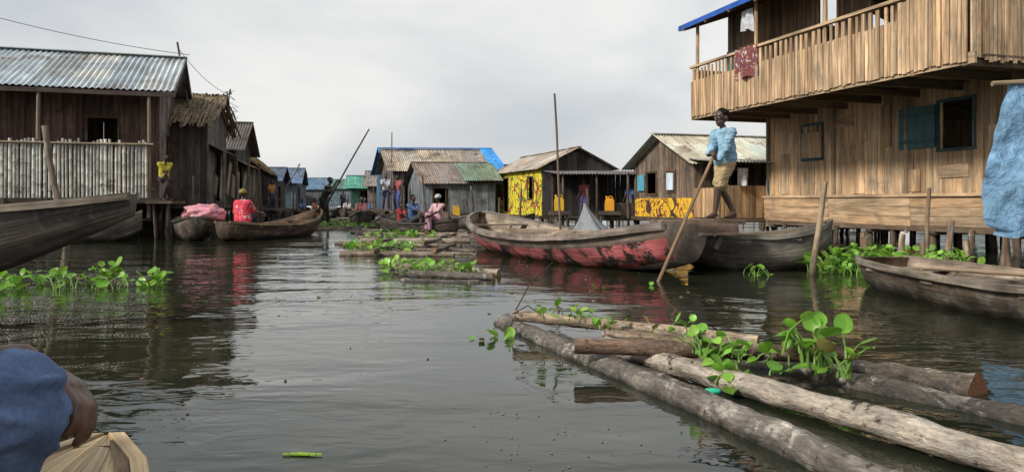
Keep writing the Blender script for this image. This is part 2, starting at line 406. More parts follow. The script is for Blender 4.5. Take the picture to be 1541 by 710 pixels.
for b0, b1 in ((0, 2.8), (5.6, 2.8)): P.beam(H2(-.58, b0, 3.38), H2(-.58, b1, 4.66), .03, .16, (.10, .07, .06), 'weathered_wood')
P.box(H2(4, -.02, 3.37), A2*4.6, B2*.02, Z*.05, (.10, .07, .06), 'weathered_wood')
P.build('roof', lh)
P = Part(); a = 0
while a < 7.5:
    r_ = R.uniform(.024, .038); c = vary((.52, .51, .45), .3)
    x0 = H2(a, -.02, .93-R.uniform(0, .1)); x1 = H2(a+R.uniform(-.015, .015), -.02, 2.24+R.uniform(-.05, .07))
    pts = []; rs = []; nseg = 5; ph = R.uniform(0, .12)
    for i in range(nseg):
        t = i/nseg+ph
        for dt, k in ((-.012, 1), (0, 1.2), (.012, 1)): pts.append(x0.lerp(x1, min(max(t+dt, 0), 1))); rs.append(r_*k)
    pts.insert(0, x0-Z*.001); rs.insert(0, r_); pts.append(x1+Z*.001); rs.append(r_)
    P.tube(pts, rs, c, 'bamboo', ring=7); a += r_*2+R.uniform(.003, .03)
P.pole(H2(-.15, -.07, 2.2), H2(7.4, -.07, 2.2), .03, (.3, .24, .16), 'bamboo'); P.pole(H2(-.15, .03, 1.15), H2(7.4, .03, 1.15), .035, (.2, .15, .1), 'bamboo')
for a in (-.05, 2.2, 4.4): P.pole(H2(a, .02, .5), H2(a, .02, 3.4), .05, vary((.22, .16, .11)), 'wood')
P.build('bamboo_railing', lh, True)
P = Part()
for i in range(12):
    for j in range(4):
        a = -.1+i*.75+R.uniform(-.2, .2); b = j*1.4+R.uniform(-.2, .2)
        P.pole(H2(a+R.uniform(-.2, .2), b, -.6), H2(a, b, .95), R.uniform(.04, .08), vary((.08, .06, .05), .4), 'hull_wood', seg=3)
P.beam(H2(-.3, -.05, .88), H2(8, -.05, .88), .1, .12, (.09, .07, .05), 'weathered_wood')
P.beam(H2(-.3, .02, .45), H2(8, .02, .5), .08, .05, (.09, .07, .05), 'weathered_wood')
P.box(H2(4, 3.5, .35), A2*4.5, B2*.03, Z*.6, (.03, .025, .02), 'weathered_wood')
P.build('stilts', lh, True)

# ------------------------------------------------------------------ row on the left bank
LA = (-.2, .98); LB = (-.98, -.2)
shack('thatched_stilt_house', (-8.45, 21.0), LA, 2.9, LB, 2.6, .8, 3.2, 3.9, 'B', wall=(.15, .12, .10), wallA=(.17, .15, .13), roof=(.30, .23, .15), thatch=True, ov=.3, opA=[(1.1, 1.9, .9, 2.3)])
shack('plank_stilt_house', (-9.1, 24.9), LA, 3.4, LB, 3.5, .8, 2.7, 3.6, 'B', wall=(.10, .08, .07), roof=(.17, .14, .12), opA=[(.6, 1.3, .8, 2.2)])
shack('thatched_stilt_house', (-10.05, 29), LA, 3.6, LB, 2.4, .7, 2.5, 3.4, 'A', wall=(.16, .12, .08), roof=(.42, .31, .18), thatch=True)
shack('plank_stilt_house', (-10.8, 33.5), LA, 4, LB, 3.5, .6, 2.2, 3.0, 'A', wall=(.10, .09, .08), roof=(.03, .14, .50), roofmat='painted', opA=[(1, 2, .6, 1.7)])
shack('plank_stilt_house', (-12.0, 38.5), LA, 5, LB, 3.5, .5, 2.0, 2.7, 'B', wall=(.11, .10, .09), roof=(.18, .23, .30), opA=[(1, 2, .6, 1.7)])
P = Part()
P.corr(V((-8.1, 21.2, 2.3)), V((-.5, 2.4, 0)), V((-.6, -.1, .3)), (.18, .14, .11), 'rusty_roof')
P.corr(V((-8.8, 25.2, 2.1)), V((-.6, 2.9, 0)), V((-.6, -.1, .3)), (.36, .29, .19), 'rusty_roof')
for (x, y) in ((-8.1, 21.3), (-8.55, 23.5), (-8.8, 25.3), (-9.35, 28.0)): P.pole(V((x, y, -.6)), V((x, y, 2.3)), .045, (.20, .15, .10), 'hull_wood')
for i in range(9):
    y = 20.9+i*.95; x = -8.2-.2*(y-20.9)
    P.beam(V((x, y, R.uniform(.9, 1.1))), V((x-.05, y+R.uniform(.1, .5), R.uniform(1.6, 2.2))), R.uniform(.1, .3), .02, vary((.22, .18, .14), .4), 'weathered_wood', up=V((1, 0, 0)))
P.build('lean_to_awnings')
cols = [(.16, .24, .38), (.30, .26, .22), (.16, .26, .38), (.28, .28, .27), (.34, .27, .19), (.17, .31, .27)]  # distant roof colours, lightened to stand in for haze
wc = [(.15, .15, .16), (.18, .15, .13), (.22, .17, .13), (.14, .19, .22)]  # far wall colours, with the paleness of haze mixed in
for i, y in enumerate((46, 53, 61, 70, 81, 94)):
    x = (446+i*2-770)/1140*y
    shack('plank_stilt_house', (x, y), LA, 5, LB, 5+i, .5, 2.1+.2*i, 3.0+.3*i, R.choice('AB'), wall=R.choice(wc), roof=cols[i % 6], pw=.4, opA=[(1, 2, .6, 1.8)], opB=[(1, 2, .6, 1.8)])
RA = (-.293, .956); RB = (.956, .293)
for i, y in enumerate((58, 70, 84)):
    x = (545-i*6-770)/1140*y
    shack('plank_stilt_house', (x, y), LA, 5, RB, 6+i, .5, 2.2+.15*i, 3.2+.3*i, R.choice('AB'), wall=R.choice(wc), roof=cols[(i+2) % 6], pw=.4, opA=[(1, 2, .6, 1.8)], opB=[(1, 2, .6, 1.8)])
shack('green_stilt_house', (-10.4, 49), LA, 3, RB, 2.6, .5, 1.9, 2.6, 'B', wall=(.08, .22, .15), roof=(.12, .36, .28), roofmat='painted', pw=.4, opB=[(.8, 1.4, .6, 1.6)])
for i in range(9):
    shack('distant_stilt_house', (-48+i*5.5+R.uniform(-1, 1), 112+R.uniform(-4, 4)), (0, 1), 5, (1, 0), 4.5, .5, 3.0, 4.6+R.uniform(-.5, 1.4), 'B', wall=R.choice(wc), roof=R.choice(cols), pw=.6)
for i in range(12):
    shack('distant_stilt_house', (-9+i*4.1+R.uniform(-.5, .5), 52+R.uniform(-4, 6)), (-.1, 1), 4, (1, .05), 3.7, .5, 2.0, 2.9, R.choice('AB'), wall=R.choice(wc), roof=R.choice(cols), pw=.5)
# ------------------------------------------------------------------ centre houses
shack('grey_stilt_house', (-3.42, 30), RA, 4.2, (1, .06), 2.75, .45, 1.66, 2.5, 'B', wall=(.20, .22, .24), roof=(.27, .22, .19), pw=.25, opB=[(.3, .8, .5, 1.4)], ov=.25)
shack('brown_roof_stilt_house', (-5.4, 34.5), RA, 4, (1, .06), 4.1, .5, 2.4, 3.35, 'B', wall=(.15, .14, .14), roof=(.42, .36, .29), pw=.25, opB=[(.5, 1.2, .6, 2), (1.7, 2.4, 1.1, 2)])
shack('blue_roof_stilt_house', (-6.3, 39.5), RA, 6, (1, .06), 5.7, .5, 2.6, 3.85, 'B', wall=(.07, .14, .22), roof=(.03, .26, .62), roofmat='plastic', pw=.3, opB=[(.4, 1.1, .6, 2)])
P = Part(); P.corr(V((-1.9, 29.7, 1.72)), V((1.6, .1, 0)), V((-.5, 2.0, .78)), (.19, .25, .17), 'rusty_roof'); P.build('green_roof_sheet')
r, F = shack('yellow_mural_house', (1.03, 26), RA, 6.2, RB, 2.6, .4, 2.08, 2.72, 'A', wall=(.08, .065, .06), roof=(.44, .38, .31), wmatA='mural_paint', opA=[(.9, 1.5, 1.0, 1.75), (3.9, 4.6, .5, 1.8)], opB=[(1.0, 1.6, .5, 1.8)], ov=.22, pw=.3)
r, F3 = shack('mural_stilt_house', (4.46, 18.5), RA, 3.26, RB, 5.5, .48, 1.88, 2.6, 'B', wall=(.22, .16, .115), roof=(.50, .51, .43), roofmat='metal_roof', ov=.3, opA=[(.9, 1.35, 1.15, 1.65), (1.9, 2.5, 1.1, 1.65)], opB=[(.8, 1.6, .55, 1.6)])
P = Part()
for i in range(12): P.box(F3(.15+i*.26, -.035, .72), V((*RA, 0))*.1295, V((*RB, 0))*.012, Z*.25, (.7, .42, .03), 'mural_orange')
P.box(F3(1.12, -.06, 1.4), V((*RA, 0))*.17, V((*RB, 0))*.012, Z*.22, (.55, .66, .75), 'painted')
P.box(F3(2.75, -.06, 1.4), V((*RA, 0))*.2, V((*RB, 0))*.012, Z*.22, (.1, .35, .45), 'painted')
P.build('mural_panel', r)
P = Part()
plank_wall(P, F3(-1.1, 0, 0), F3(-1.1, 4.5, 0), .5, 1.25, .1, (.46, .29, .15), (-RA[0], -RA[1]), 'wood', va=.3)
plank_wall(P, F3(-1.1, 0, 0), F3(0, 0, 0), .5, 1.2, .1, (.46, .29, .15), (-RB[0], -RB[1]), 'wood', va=.3)
P.box(F3(-.55, 2.2, .45), V((*RA, 0))*.6, V((*RB, 0))*2.4, Z*.03, (.2, .14, .09), 'wood')
for b in (0, 1.5, 3, 4.4): P.pole(F3(-1.1, b, -.6), F3(-1.1, b, 1.9), .04, (.2, .14, .09), 'hull_wood')
P.corr(F3(-1.4, -.2, 1.78), V((*RB, 0))*5, V((*RA, 0))*1.4+Z*.14, (.35, .33, .28), 'metal_roof')
P.build('porch', r)
drape('hanging_blue_cloth', F3(-1.2, 1.2, 1.65), V((*RB, 0))*.4, V((0, 0, -.55)), (.05, .28, .42))
drape('hanging_teal_cloth', F3(-1.2, 2.0, 1.65), V((*RB, 0))*.35, V((0, 0, -.6)), (.05, .16, .32))
drape('hanging_white_cloth', F3(-1.2, .4, 1.65), V((*RB, 0))*.3, V((0, 0, -.4)), (.6, .6, .58))
drape('hanging_red_cloth', F3(-1.2, 2.8, 1.6), V((*RB, 0))*.35, V((0, 0, -.5)), (.35, .08, .06))
lt = root('lean_to_shelter', (2.8, 22.5, .4)); P = Part()
P.box(V((2.8, 22.5, .38)), V((1.5, .1, 0)), V((0, 1.0, 0)), Z*.04, (.12, .09, .07), 'weathered_wood')
P.corr(V((1.3, 21.3, 1.66)), V((2.9, .2, 0)), V((-.3, 2.4, .18)), (.13, .12, .12), 'rusty_roof')
for x in (1.45, 2.4, 3.3, 4.1):
    P.pole(V((x, 21.5, -.6)), V((x, 21.5, 1.7)), .04, (.12, .09, .07), 'hull_wood'); P.pole(V((x-.2, 23.4, -.6)), V((x-.2, 23.4, 1.8)), .04, (.1, .08, .06), 'hull_wood')
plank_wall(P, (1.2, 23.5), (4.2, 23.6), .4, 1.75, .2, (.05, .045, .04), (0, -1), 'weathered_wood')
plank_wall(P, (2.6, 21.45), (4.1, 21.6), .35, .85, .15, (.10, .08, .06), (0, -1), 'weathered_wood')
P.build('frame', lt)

# ------------------------------------------------------------------ canoes
def canoe(name, A, B, W, zg, shA=.2, shB=.2, rA=.25, rB=.25, eA=.12, eB=.12, zb=-.15, col=(.17, .12, .08), incol=(.2, .14, .09), thw=(-.5, 0, .5),
          pw=2.6, n=30, paint=None, ins=.03, railcol=None, flo=.04, rail=.04, rexp=3, fl=.75, deck=None):
    A = V((A[0], A[1], 0)); B = V((B[0], B[1], 0)); d = B-A; L = d.length; d.normalize(); pr = V((d.y, -d.x, 0))
    r = root(name, (A+B)/2); P = Part(); m = 12; sd = R.uniform(0, 99)
    def st(t):
        f = abs(t); e = eA if t < 0 else eB; sh = shA if t < 0 else shB; rr = rA if t < 0 else rB
        hw = W/2*(e+(1-e)*max(0, 1-f**pw)**.75)
        return hw, zg+sh*f**2.2+.012*mnoise.noise(V((t*4, sd, 0))), zb+rr*f**rexp
    def sec(t, inner):
        hw, zt, z_b = st(t)
        if inner: hw = max(hw-ins, .008); z_b = max(z_b+.06, flo)
        c = (A+B)/2+d*(t*L/2); out = []
        for j in range(m+1):
            th = (j/m*2-1)*math.pi/2; sx = math.copysign(abs(math.sin(th))**.62, th)
            q = 1-max(0, math.cos(th))
            out.append(c+pr*hw*sx*(fl+(1-fl)*q)+Z*(zt-(zt-z_b)*max(0, math.cos(th))**.8))
        return out
    rings = {}
    for inner in (0, 1):
        base = len(P.v)
        for i in range(n+1):
            t = (i/n*2-1)*(1 if not inner else 1-.06/L*2)
            P.v += sec(t, inner)
        rings[inner] = base
        rowc = [vary(col if not inner else incol, .3) for _ in range(m)]
        for i in range(n):
            tm = (i+.5)/n*2-1
            for j in range(m):
                a = base+i*(m+1)+j; x0 = i/n*L; x1 = (i+1)/n*L; g0 = j*.12; g1 = g0+.12
                idx = (a, a+m+1, a+m+2, a+1); uv = ((x0, g0), (x1, g0), (x1, g1), (x0, g1))
                if inner: idx = idx[::-1]; uv = uv[::-1]
                mt = 'hull_wood'; c_ = rowc[j]
                if paint and not inner:
                    q = paint(tm, j if j < m/2 else m-1-j)
                    if q: mt, c_ = 'hull_pink', q
                P.face(idx, uv, c_, mt)
        for e_, rev in ((0, 0), (n, 1)):
            ids = [base+e_*(m+1)+j for j in range(m+1)]
            if rev: ids = ids[::-1]
            P.face(tuple(ids), tuple((.1*j, .1) for j in range(m+1)), col if not inner else incol, 'hull_wood')
    for i in range(n):
        for j, f_ in ((0, 0), (m, 1)):
            a = rings[0]+i*(m+1)+j; b = rings[1]+i*(m+1)+j
            idx = (a, a+m+1, b+m+1, b)
            if not f_: idx = idx[::-1]
            P.face(idx, ((0, 0), (.2, 0), (.2, .03), (0, .03)), col, 'hull_wood')
    P.build('hull', r, True)
    Q = Part(); rc = railcol or tuple(x*1.4 for x in col)
    for sg in (-1, 1):
        pts = []
        for i in range(n+1):
            t = i/n*2-1; hw, zt, _ = st(t); pts.append((A+B)/2+d*(t*L/2)+pr*sg*(hw+.005)+Z*(zt-.01))
        cc = vary(rc, .1); n0 = len(Q.v); o = R.uniform(0, 50)
        for i, p in enumerate(pts):
            for (x, y) in ((-.5, -.7), (.5, -.7), (.5, .5), (-.5, .5)): Q.v.append(p+pr*x*rail+Z*y*rail)
        for i in range(n):
            for k in range(4):
                k2 = (k+1) % 4; x0 = i/n*L+o; x1 = (i+1)/n*L+o
                Q.face((n0+i*4+k, n0+i*4+k2, n0+(i+1)*4+k2, n0+(i+1)*4+k), ((x0, k*rail), (x0, (k+1)*rail), (x1, (k+1)*rail), (x1, k*rail)), cc, 'hull_wood')
        Q.face((n0, n0+1, n0+2, n0+3), ((0, 0), (.1, 0), (.1, .1), (0, .1)), cc, 'hull_wood'); e = n0+n*4; Q.face((e+3, e+2, e+1, e), ((0, 0), (.1, 0), (.1, .1), (0, .1)), cc, 'hull_wood')
    if deck:
        t0 = deck; kk = 8; nst = 6
        for k in range(kk):
            n0 = len(Q.v); cc = vary(rc, .12); o = R.uniform(0, 50)
            for i in range(nst+1):
                t = t0+(1-t0)*i/nst; hw, zt, _ = st(t); c = (A+B)/2+d*(t*L/2)
                for u_ in (k/kk, (k+.96)/kk): Q.v.append(c+pr*hw*(u_*2-1)+Z*(zt-.012+.012*math.sin(u_*3.14)))
            for i in range(nst):
                a = n0+i*2; x = i*.08+o
                Q.face((a, a+1, a+3, a+2), ((x, 0), (x, .1), (x+.08, .1), (x+.08, 0)), cc, 'wood')
    for t in thw:
        hw, zt, _ = st(t); c = (A+B)/2+d*(t*L/2)
        Q.beam(c-pr*(hw-.01)+Z*(zt-.07), c+pr*(hw-.01)+Z*(zt-.07), .16, .03, vary(rc, .2), 'hull_wood')
    k = int(L/.6)
    for i in range(1, k):
        t = i/k*2-1
        if abs(t) > .85: continue
        s_ = sec(t, 1); pts = [p+Z*.012 for p in s_[1:-1]]
        for a, b in zip(pts, pts[1:]): Q.beam(a, b, .05, .03, vary(incol, .15), 'hull_wood', up=d)
    Q.build('rails_and_thwarts', r)
    return r, st
PINK = (.52, .14, .14)
def pk(t, j):
    if j == 1: return vary(PINK, .25) if t > -.85 else None
    if j == 2: return vary(PINK, .3)
    if j == 3 and t > -.3: return vary((.40, .07, .07), .3)
    return None
canoe('red_wooden_boat', (-.62, 15.2), (2.02, 8.75), 1.7, .36, .30, .24, .35, .30, .05, .36, col=(.19, .145, .115), incol=(.32, .25, .18), thw=(-.72, -.4, -.1, .2, .5), paint=pk, pw=3, ins=.05, rail=.075, railcol=(.28, .22, .18), n=44)
canoe('wooden_canoe', (2.35, 10.1), (4.12, 9.75), 1.1, .44, .05, .18, .2, .5, .5, .06, col=(.20, .175, .145), incol=(.2, .15, .1), thw=(-.2, .4), rail=.05)
P = Part()
for i in range(3): P.beam(V((1.70, 8.82+i*.17, .625-i*.004)), V((2.74, 9.0+i*.17, .625-i*.004)), .165, .055, vary((.25, .175, .125), .15), 'hull_wood')
P.beam(V((1.74, 8.76, .54)), V((2.66, 8.92, .55)), .05, .15, (.18, .12, .09), 'hull_wood')
for x in (2.55, 2.2): P.beam(V((x-.15, 8.98, .3)), V((x, 9.05, .6)), .06, .06, (.14, .1, .07), 'hull_wood')
P.beam(V((1.95, 9.5, .58)), V((2.6, 9.5, .58)), .1, .05, (.2, .14, .09), 'hull_wood')
for k in range(10): P.beam(V((.2+R.uniform(-.5, .8), 13-R.uniform(0, 2), .40)), V((.9+R.uniform(-.3, .9), 10.8-R.uniform(0, .8), .43)), .12, .03, vary((.36, .27, .19), .35), 'hull_wood')
P.build('stern_platform')
canoe('wooden_canoe', (3.78, 7.75), (4.02, 3.7), 1.0, .27, .03, .12, .12, .3, .5, .1, col=(.12, .095, .07), incol=(.34, .26, .19), thw=(-.75, -.25, .3), rail=.045, railcol=(.28, .22, .16))
canoe('wooden_canoe', (-8.2, 5.6), (-2.50, 5.0), .85, .74, .1, .17, .5, .88, .1, .10, zb=-.12, col=(.16, .135, .115), incol=(.14, .12, .09), thw=(-.4, .2), railcol=(.30, .25, .19), rexp=1.35)
canoe('wooden_canoe', (-11.4, 15.6), (-8.25, 16.9), .9, .34, .2, .34, .2, .4, col=(.15, .13, .1), incol=(.28, .23, .15), railcol=(.38, .33, .22))
canoe('wooden_canoe', (-8.25, 19.5), (-6.9, 16.6), .95, .42, .15, .12, .2, .3, .1, .3, col=(.09, .07, .055), incol=(.12, .09, .07))
canoe('wooden_canoe', (-6.35, 16.6), (-5.3, 20.8), 1.05, .34, .1, .34, .2, .4, .35, .08, col=(.11, .075, .055), incol=(.38, .25, .15), thw=(-.6, -.1, .3, .6), railcol=(.34, .24, .15))
canoe('wooden_canoe', (-3.7, 21.4), (-1.45, 20.4), .8, .3, .2, .12, .2, .25, col=(.08, .065, .055), incol=(.1, .08, .06))
for (x0, y0, x1, y1) in ((-6.1, 30, -5.1, 26), (-6.6, 35, -6.1, 31), (-14.5, 46, -13.6, 41), (-4.4, 26.8, -3.6, 23.8), (-9.2, 43, -8.6, 39), (-11.5, 52, -10.9, 48), (-9.6, 24.5, -8.9, 21.5), (-10.2, 30.5, -9.6, 27.5), (-2.6, 27, -1.0, 25.6),
                         (-12.4, 40, -11.9, 36.5), (-13.5, 50, -13.1, 46), (-11.0, 38, -8.6, 37.2), (-7.8, 31.5, -7.3, 28), (-1.0, 21.5, .6, 20.6)):
    canoe('wooden_canoe', (x0, y0), (x1, y1), .8, .36, .2, .2, .2, .3, col=vary((.09, .075, .06), .3), n=18)
canoe('wooden_canoe', (-.30, -2.6), (-.75, 1.40), .86, .372, .1, .05, .2, .3, .2, .03, col=(.42, .31, .18), incol=(.60, .45, .26), thw=(-.6, -.1), railcol=(.66, .50, .30), rail=.028, pw=1.9, deck=.84)

# ------------------------------------------------------------------ people
def ik(a, b, l1, l2, hint):
    d = b-a; D = max(min(d.length, (l1+l2)*.998), abs(l1-l2)+.01); u = d.normalized()
    x = (l1*l1-l2*l2+D*D)/(2*D); h = math.sqrt(max(0, l1*l1-x*x)); p = V(hint)-u*V(hint).dot(u)
    p = p.normalized() if p.length > 1e-4 else u.orthogonal().normalized()
    return a+u*x+p*h, a+u*D
import bmesh
def realise(name, prims, voxel, smooth_it=3):
    bm = bmesh.new()
    for p in prims:
        if p[0] == 'c':
            _, a, ra, b, rb, lab = p
            for q, r_ in ((a, ra), (b, rb)): bmesh.ops.create_icosphere(bm, subdivisions=2, radius=r_, matrix=Matrix.Translation(q))
            d = b-a
            if d.length > 1e-4:
                mt = Matrix.Translation((a+b)/2) @ d.to_track_quat('Z', 'Y').to_matrix().to_4x4()
                bmesh.ops.create_cone(bm, cap_ends=True, segments=14, radius1=ra, radius2=rb, depth=d.length, matrix=mt)
        else:
            _, c, rad, rot, lab = p
            bmesh.ops.create_icosphere(bm, subdivisions=3, radius=1, matrix=Matrix.Translation(c) @ rot.to_4x4() @ Matrix.Diagonal((*rad, 1)))
    me = bpy.data.meshes.new('tmp'); bm.to_mesh(me); bm.free()
    o = bpy.data.objects.new('tmp', me); COL.objects.link(o)
    rm = o.modifiers.new('r', 'REMESH'); rm.mode = 'VOXEL'; rm.voxel_size = voxel
    sm = o.modifiers.new('s', 'SMOOTH'); sm.iterations = smooth_it; sm.factor = .5
    dg = bpy.context.evaluated_depsgraph_get(); m2 = bpy.data.meshes.new_from_object(o.evaluated_get(dg))
    bpy.data.objects.remove(o); m2.name = name
    nf = len(m2.polygons); ce = np.zeros(nf*3); m2.polygons.foreach_get('center', ce); ce = ce.reshape(-1, 3)
    best = np.full(nf, 1e9); lab = np.zeros(nf, int); labs = []
    for p in prims:
        if p[-1] not in labs: labs.append(p[-1])
        li = labs.index(p[-1])
        if p[0] == 'c':
            a = np.array(p[1]); b = np.array(p[3]); d = b-a; L2 = max(d@d, 1e-9)
            t = np.clip(((ce-a)@d)/L2, 0, 1); q = a+t[:, None]*d; dist = np.linalg.norm(ce-q, axis=1)-(p[2]+(p[4]-p[2])*t)
        else:
            rt = np.array(p[3]); q = (ce-np.array(p[1]))@rt/np.array(p[2]); dist = (np.linalg.norm(q, axis=1)-1)*min(p[2])
        k = dist < best; best[k] = dist[k]; lab[k] = li
    m2.materials.clear(); mn = []
    for l in labs:
        if l[1] not in mn: mn.append(l[1])
    for x in mn: m2.materials.append(MATS[x])
    lm = np.array([mn.index(l[1]) for l in labs]); m2.polygons.foreach_set('material_index', lm[lab].astype(np.int32))
    m2.polygons.foreach_set('use_smooth', [True]*nf)
    ca = m2.color_attributes.new('Col', 'FLOAT_COLOR', 'CORNER')
    lt_ = np.zeros(nf, np.int32); m2.polygons.foreach_get('loop_total', lt_)
    lc = np.array([(*l[0], 1) for l in labs]); ca.data.foreach_set('color', np.repeat(lc[lab], lt_, axis=0).ravel())
    if voxel < .01:
        isc = np.array([l[1] in ('cloth', 'denim', 'print_cloth') for l in labs])
        nv = len(m2.vertices); co_ = np.zeros(nv*3); m2.vertices.foreach_get('co', co_); co_ = co_.reshape(-1, 3)
        nl = int(lt_.sum()); vi = np.zeros(nl, np.int32); m2.loops.foreach_get('vertex_index', vi)
        vc = np.zeros(nv, bool); vc[vi[np.repeat(isc[lab], lt_)]] = True
        no = np.zeros(nv*3); m2.vertices.foreach_get('normal', no); no = no.reshape(-1, 3)
        for i in np.nonzero(vc)[0]:
            x, y, z = co_[i]
            wob = mnoise.noise(V((x*4, y*4, z*4)))*1.2
            w1 = 1-abs(mnoise.noise(V((x*7+z*10+wob, y*7, z*15-x*8))))*3.0
            k = max(0, w1)*.010-.003+mnoise.noise(V((x*30, y*30, z*48)))*.002
            co_[i] += no[i]*k
        m2.vertices.foreach_set('co', co_.ravel())
    m2.update()
    ob = bpy.data.objects.new(name, m2); COL.objects.link(ob); return ob
def rotm(x, y, z): return Matrix((x, y, z)).transposed()
def hand(pr, w, d, n, s, sg, lab, curl=.5, minr=.008):
    d = V(d).normalized(); n = V(n); n = (n-d*n.dot(d)).normalized(); sd = d.cross(n)*sg
    fr = max(.0085*s, minr)
    for k in (-1.5, -.5, .5, 1.5):
        kn = w+d*.088*s+sd*k*.019*s-d*abs(k+.3)*.004
        pr.append(('c', w+sd*k*.01*s, .017*s, kn, max(.0125*s, minr), lab))
        Lf = {-1.5: .062, -.5: .074, .5: .080, 1.5: .072}[k]*s; p = kn; an = curl*.5
        for i, fl in enumerate((.45, .3, .25)):
            q = p+(d*math.cos(an)+n*math.sin(an))*Lf*fl*1.15; pr.append(('c', p, fr*(1.05-.08*i), q, fr*(.97-.08*i), lab)); p = q; an += curl
    b = w+d*.03*s+sd*.025*s; q = b+(d*.55+sd*.7+n*.35).normalized()*.045*s; e = q+(d*.75+sd*.15+n*.6*max(.3, curl)).normalized()*.035*s
    pr.append(('c', b, .014*s, q, max(.0115*s, minr), lab)); pr.append(('c', q, max(.0105*s, minr), e, fr, lab))
def grip(Pp, axis, frm):
    axis = V(axis).normalized(); d = V(Pp)-V(frm); d = (d-axis*d.dot(axis)).normalized()
    return d, axis.cross(d).normalized()
def figure(name, pelvis, fwd, H, feet, hands, spine=(0, 0, 1), skin=(.055, .03, .02), shirt=(.3, .3, .3), pants=(.1, .1, .12), hair=(.01, .008, .007), hat=None,
           sleeve=1., leg=1., voxel=.015, headf=None, elbow=((0, -.5, -1), (0, -.5, -1)), knees=None, khint=None, hdirs=None, hnorm=None, curls=(.5, .5), hs=1.,
           shirtmat='cloth', pantmat='cloth', grips=None, hem=0, bare=False, knee_r=1.0, bulk=0, pbulk=0, cuff=.95):
    s = H/1.7; Pp = V(pelvis); f = V((*fwd[:2], 0)).normalized(); rt = f.cross(Z).normalized(); up = V(spine).normalized()
    tf = up.cross(rt).normalized()
    SK = (skin, 'skin'); SH = SK if bare else (shirt, shirtmat); PA = (pants, pantmat); HR = (hair, 'cloth')
    mr = voxel*.95; pr = []
    c = lambda a, ra, b, rb, l: pr.append(('c', V(a), ra*s, V(b), rb*s, l))
    q = 0 if bare else .008+bulk
    chest = Pp+up*.29*s; sh = Pp+up*.445*s; neck = Pp+up*.49*s
    for g in (-1, 1):
        c(Pp+up*.04*s+rt*g*.05*s, .088+q*1.5+hem, chest+rt*g*.065*s+tf*.01*s, .098+q, SH)
        c(chest+rt*g*.065*s, .098+q, sh+rt*g*.09*s-up*.02*s, .062+q, SH)
        c(sh+rt*g*.02*s+up*.012*s, .05+q*.6, sh+rt*g*.165*s-up*.005*s, .05+q*.8, SH)
    c(Pp-rt*.06*s-up*.01*s, .1, Pp+rt*.06*s-up*.01*s, .1, PA)
    if not bare and sleeve >= 1: c(neck-up*.02*s, .068, neck+up*.012*s, .062, SH)
    c(neck-up*.05*s, .056, neck+up*.06*s+tf*.01*s, .048, SK)
    for i, g in enumerate((-1, 1)):
        hip = Pp+rt*g*.085*s-up*.02*s; an = V(feet[i])
        if knees: kn = V(knees[i])
        else: kn, an = ik(hip, an, .43*s, .41*s, khint[i] if khint else f)
        c(hip, .086, kn, .055*knee_r, SK)
        if leg >= 1: c(hip, .098+pbulk, kn, .070*knee_r, PA); c(kn, .070*knee_r, kn.lerp(an, cuff), .060, PA)
        elif leg > 0: c(hip, .100+pbulk, hip.lerp(kn, leg*1.2 if leg < .8 else .92), .088+pbulk, PA)
        c(kn, .054, kn.lerp(an, .35)-f*.012*s, .053, SK); c(kn.lerp(an, .35)-f*.012*s, .053, an, .034, SK)
        c(an-f*.03*s-Z*.035*s, .032, an+f*.10*s-Z*.05*s, .03, SK); c(an+f*.08*s-Z*.05*s, .032, an+f*.165*s-Z*.062*s, .02, SK); c(an, .035, an+f*.07*s-Z*.04*s, .034, SK)
    for i, g in enumerate((-1, 1)):
        so = sh+rt*g*.175*s; wr = V(hands[i])
        hd = V(hdirs[i]) if hdirs else None
        if grips and grips[i]:
            ax, rp = grips[i]; d_, n_ = grip(wr, ax, so)
            wr = V(wr)-d_*.085*s-n_*(rp+.012*s); hd = d_; hn = n_
        el, wr = ik(so, wr, .285*s, .255*s, elbow[i])
        if hd is None: hd = (wr-el).normalized()
        if not (grips and grips[i]): hn = V(hnorm[i]) if hnorm else -rt*g
        c(so, .054, el, .040, SK); c(el, .040, wr, .026, SK)
        if not bare and sleeve > 0:
            if sleeve >= 1: c(so, .064+bulk*.8, el, .053+bulk*.7, SH); c(el, .053+bulk*.7, el.lerp(wr, .88), .040+bulk*.5, SH)
            else: c(so, .066, so.lerp(el, min(1, sleeve*1.4)), .060, SH)
        sdv = hd.normalized().cross((hn-hd.normalized()*hn.dot(hd.normalized())).normalized())
        sg = 1 if sdv.dot(Z*.8-rt*g*.5+f*.4) > 0 else -1
        hand(pr, wr, hd, hn, s, sg, SK, curls[i], max(.0075*s, mr*.8))
    hf = V(headf).normalized() if headf else tf; hr = hf.cross(Z).normalized(); hu = hr.cross(hf).normalized(); k = s*hs
    hc = neck+up*.06*s+hu*.105*k+hf*.015*k; rm = rotm(hr, hf, hu)
    e = lambda x, y, z, r_, l: pr.append(('e', hc+hr*x*k+hf*y*k+hu*z*k, tuple(max(v*k, .004) for v in r_), rm, l))
    e(0, -.008, .02, (.071, .09, .088), SK); e(0, .03, -.045, (.052, .056, .062), SK); e(0, .05, -.085, (.026, .024, .02), SK)
    pr.append(('c', hc+(hf*.088+hu*.012)*k, .008*k, hc+(hf*.104-hu*.022)*k, .013*k, SK))
    for g in (-1, 1):
        e(g*.013, .093, -.024, (.010, .010, .008), SK); e(g*.074, -.005, -.008, (.010, .020, .030), SK)
        e(g*.030, .068, .004, (.022, .018, .018), SK); e(g*.030, .080, .006, (.012, .0085, .007), ((.35, .3, .27), 'skin')); e(g*.030, .0855, .006, (.0055, .005, .0055), ((.01, .01, .01), 'skin'))
        e(g*.030, .077, .024, (.020, .010, .006), HR)
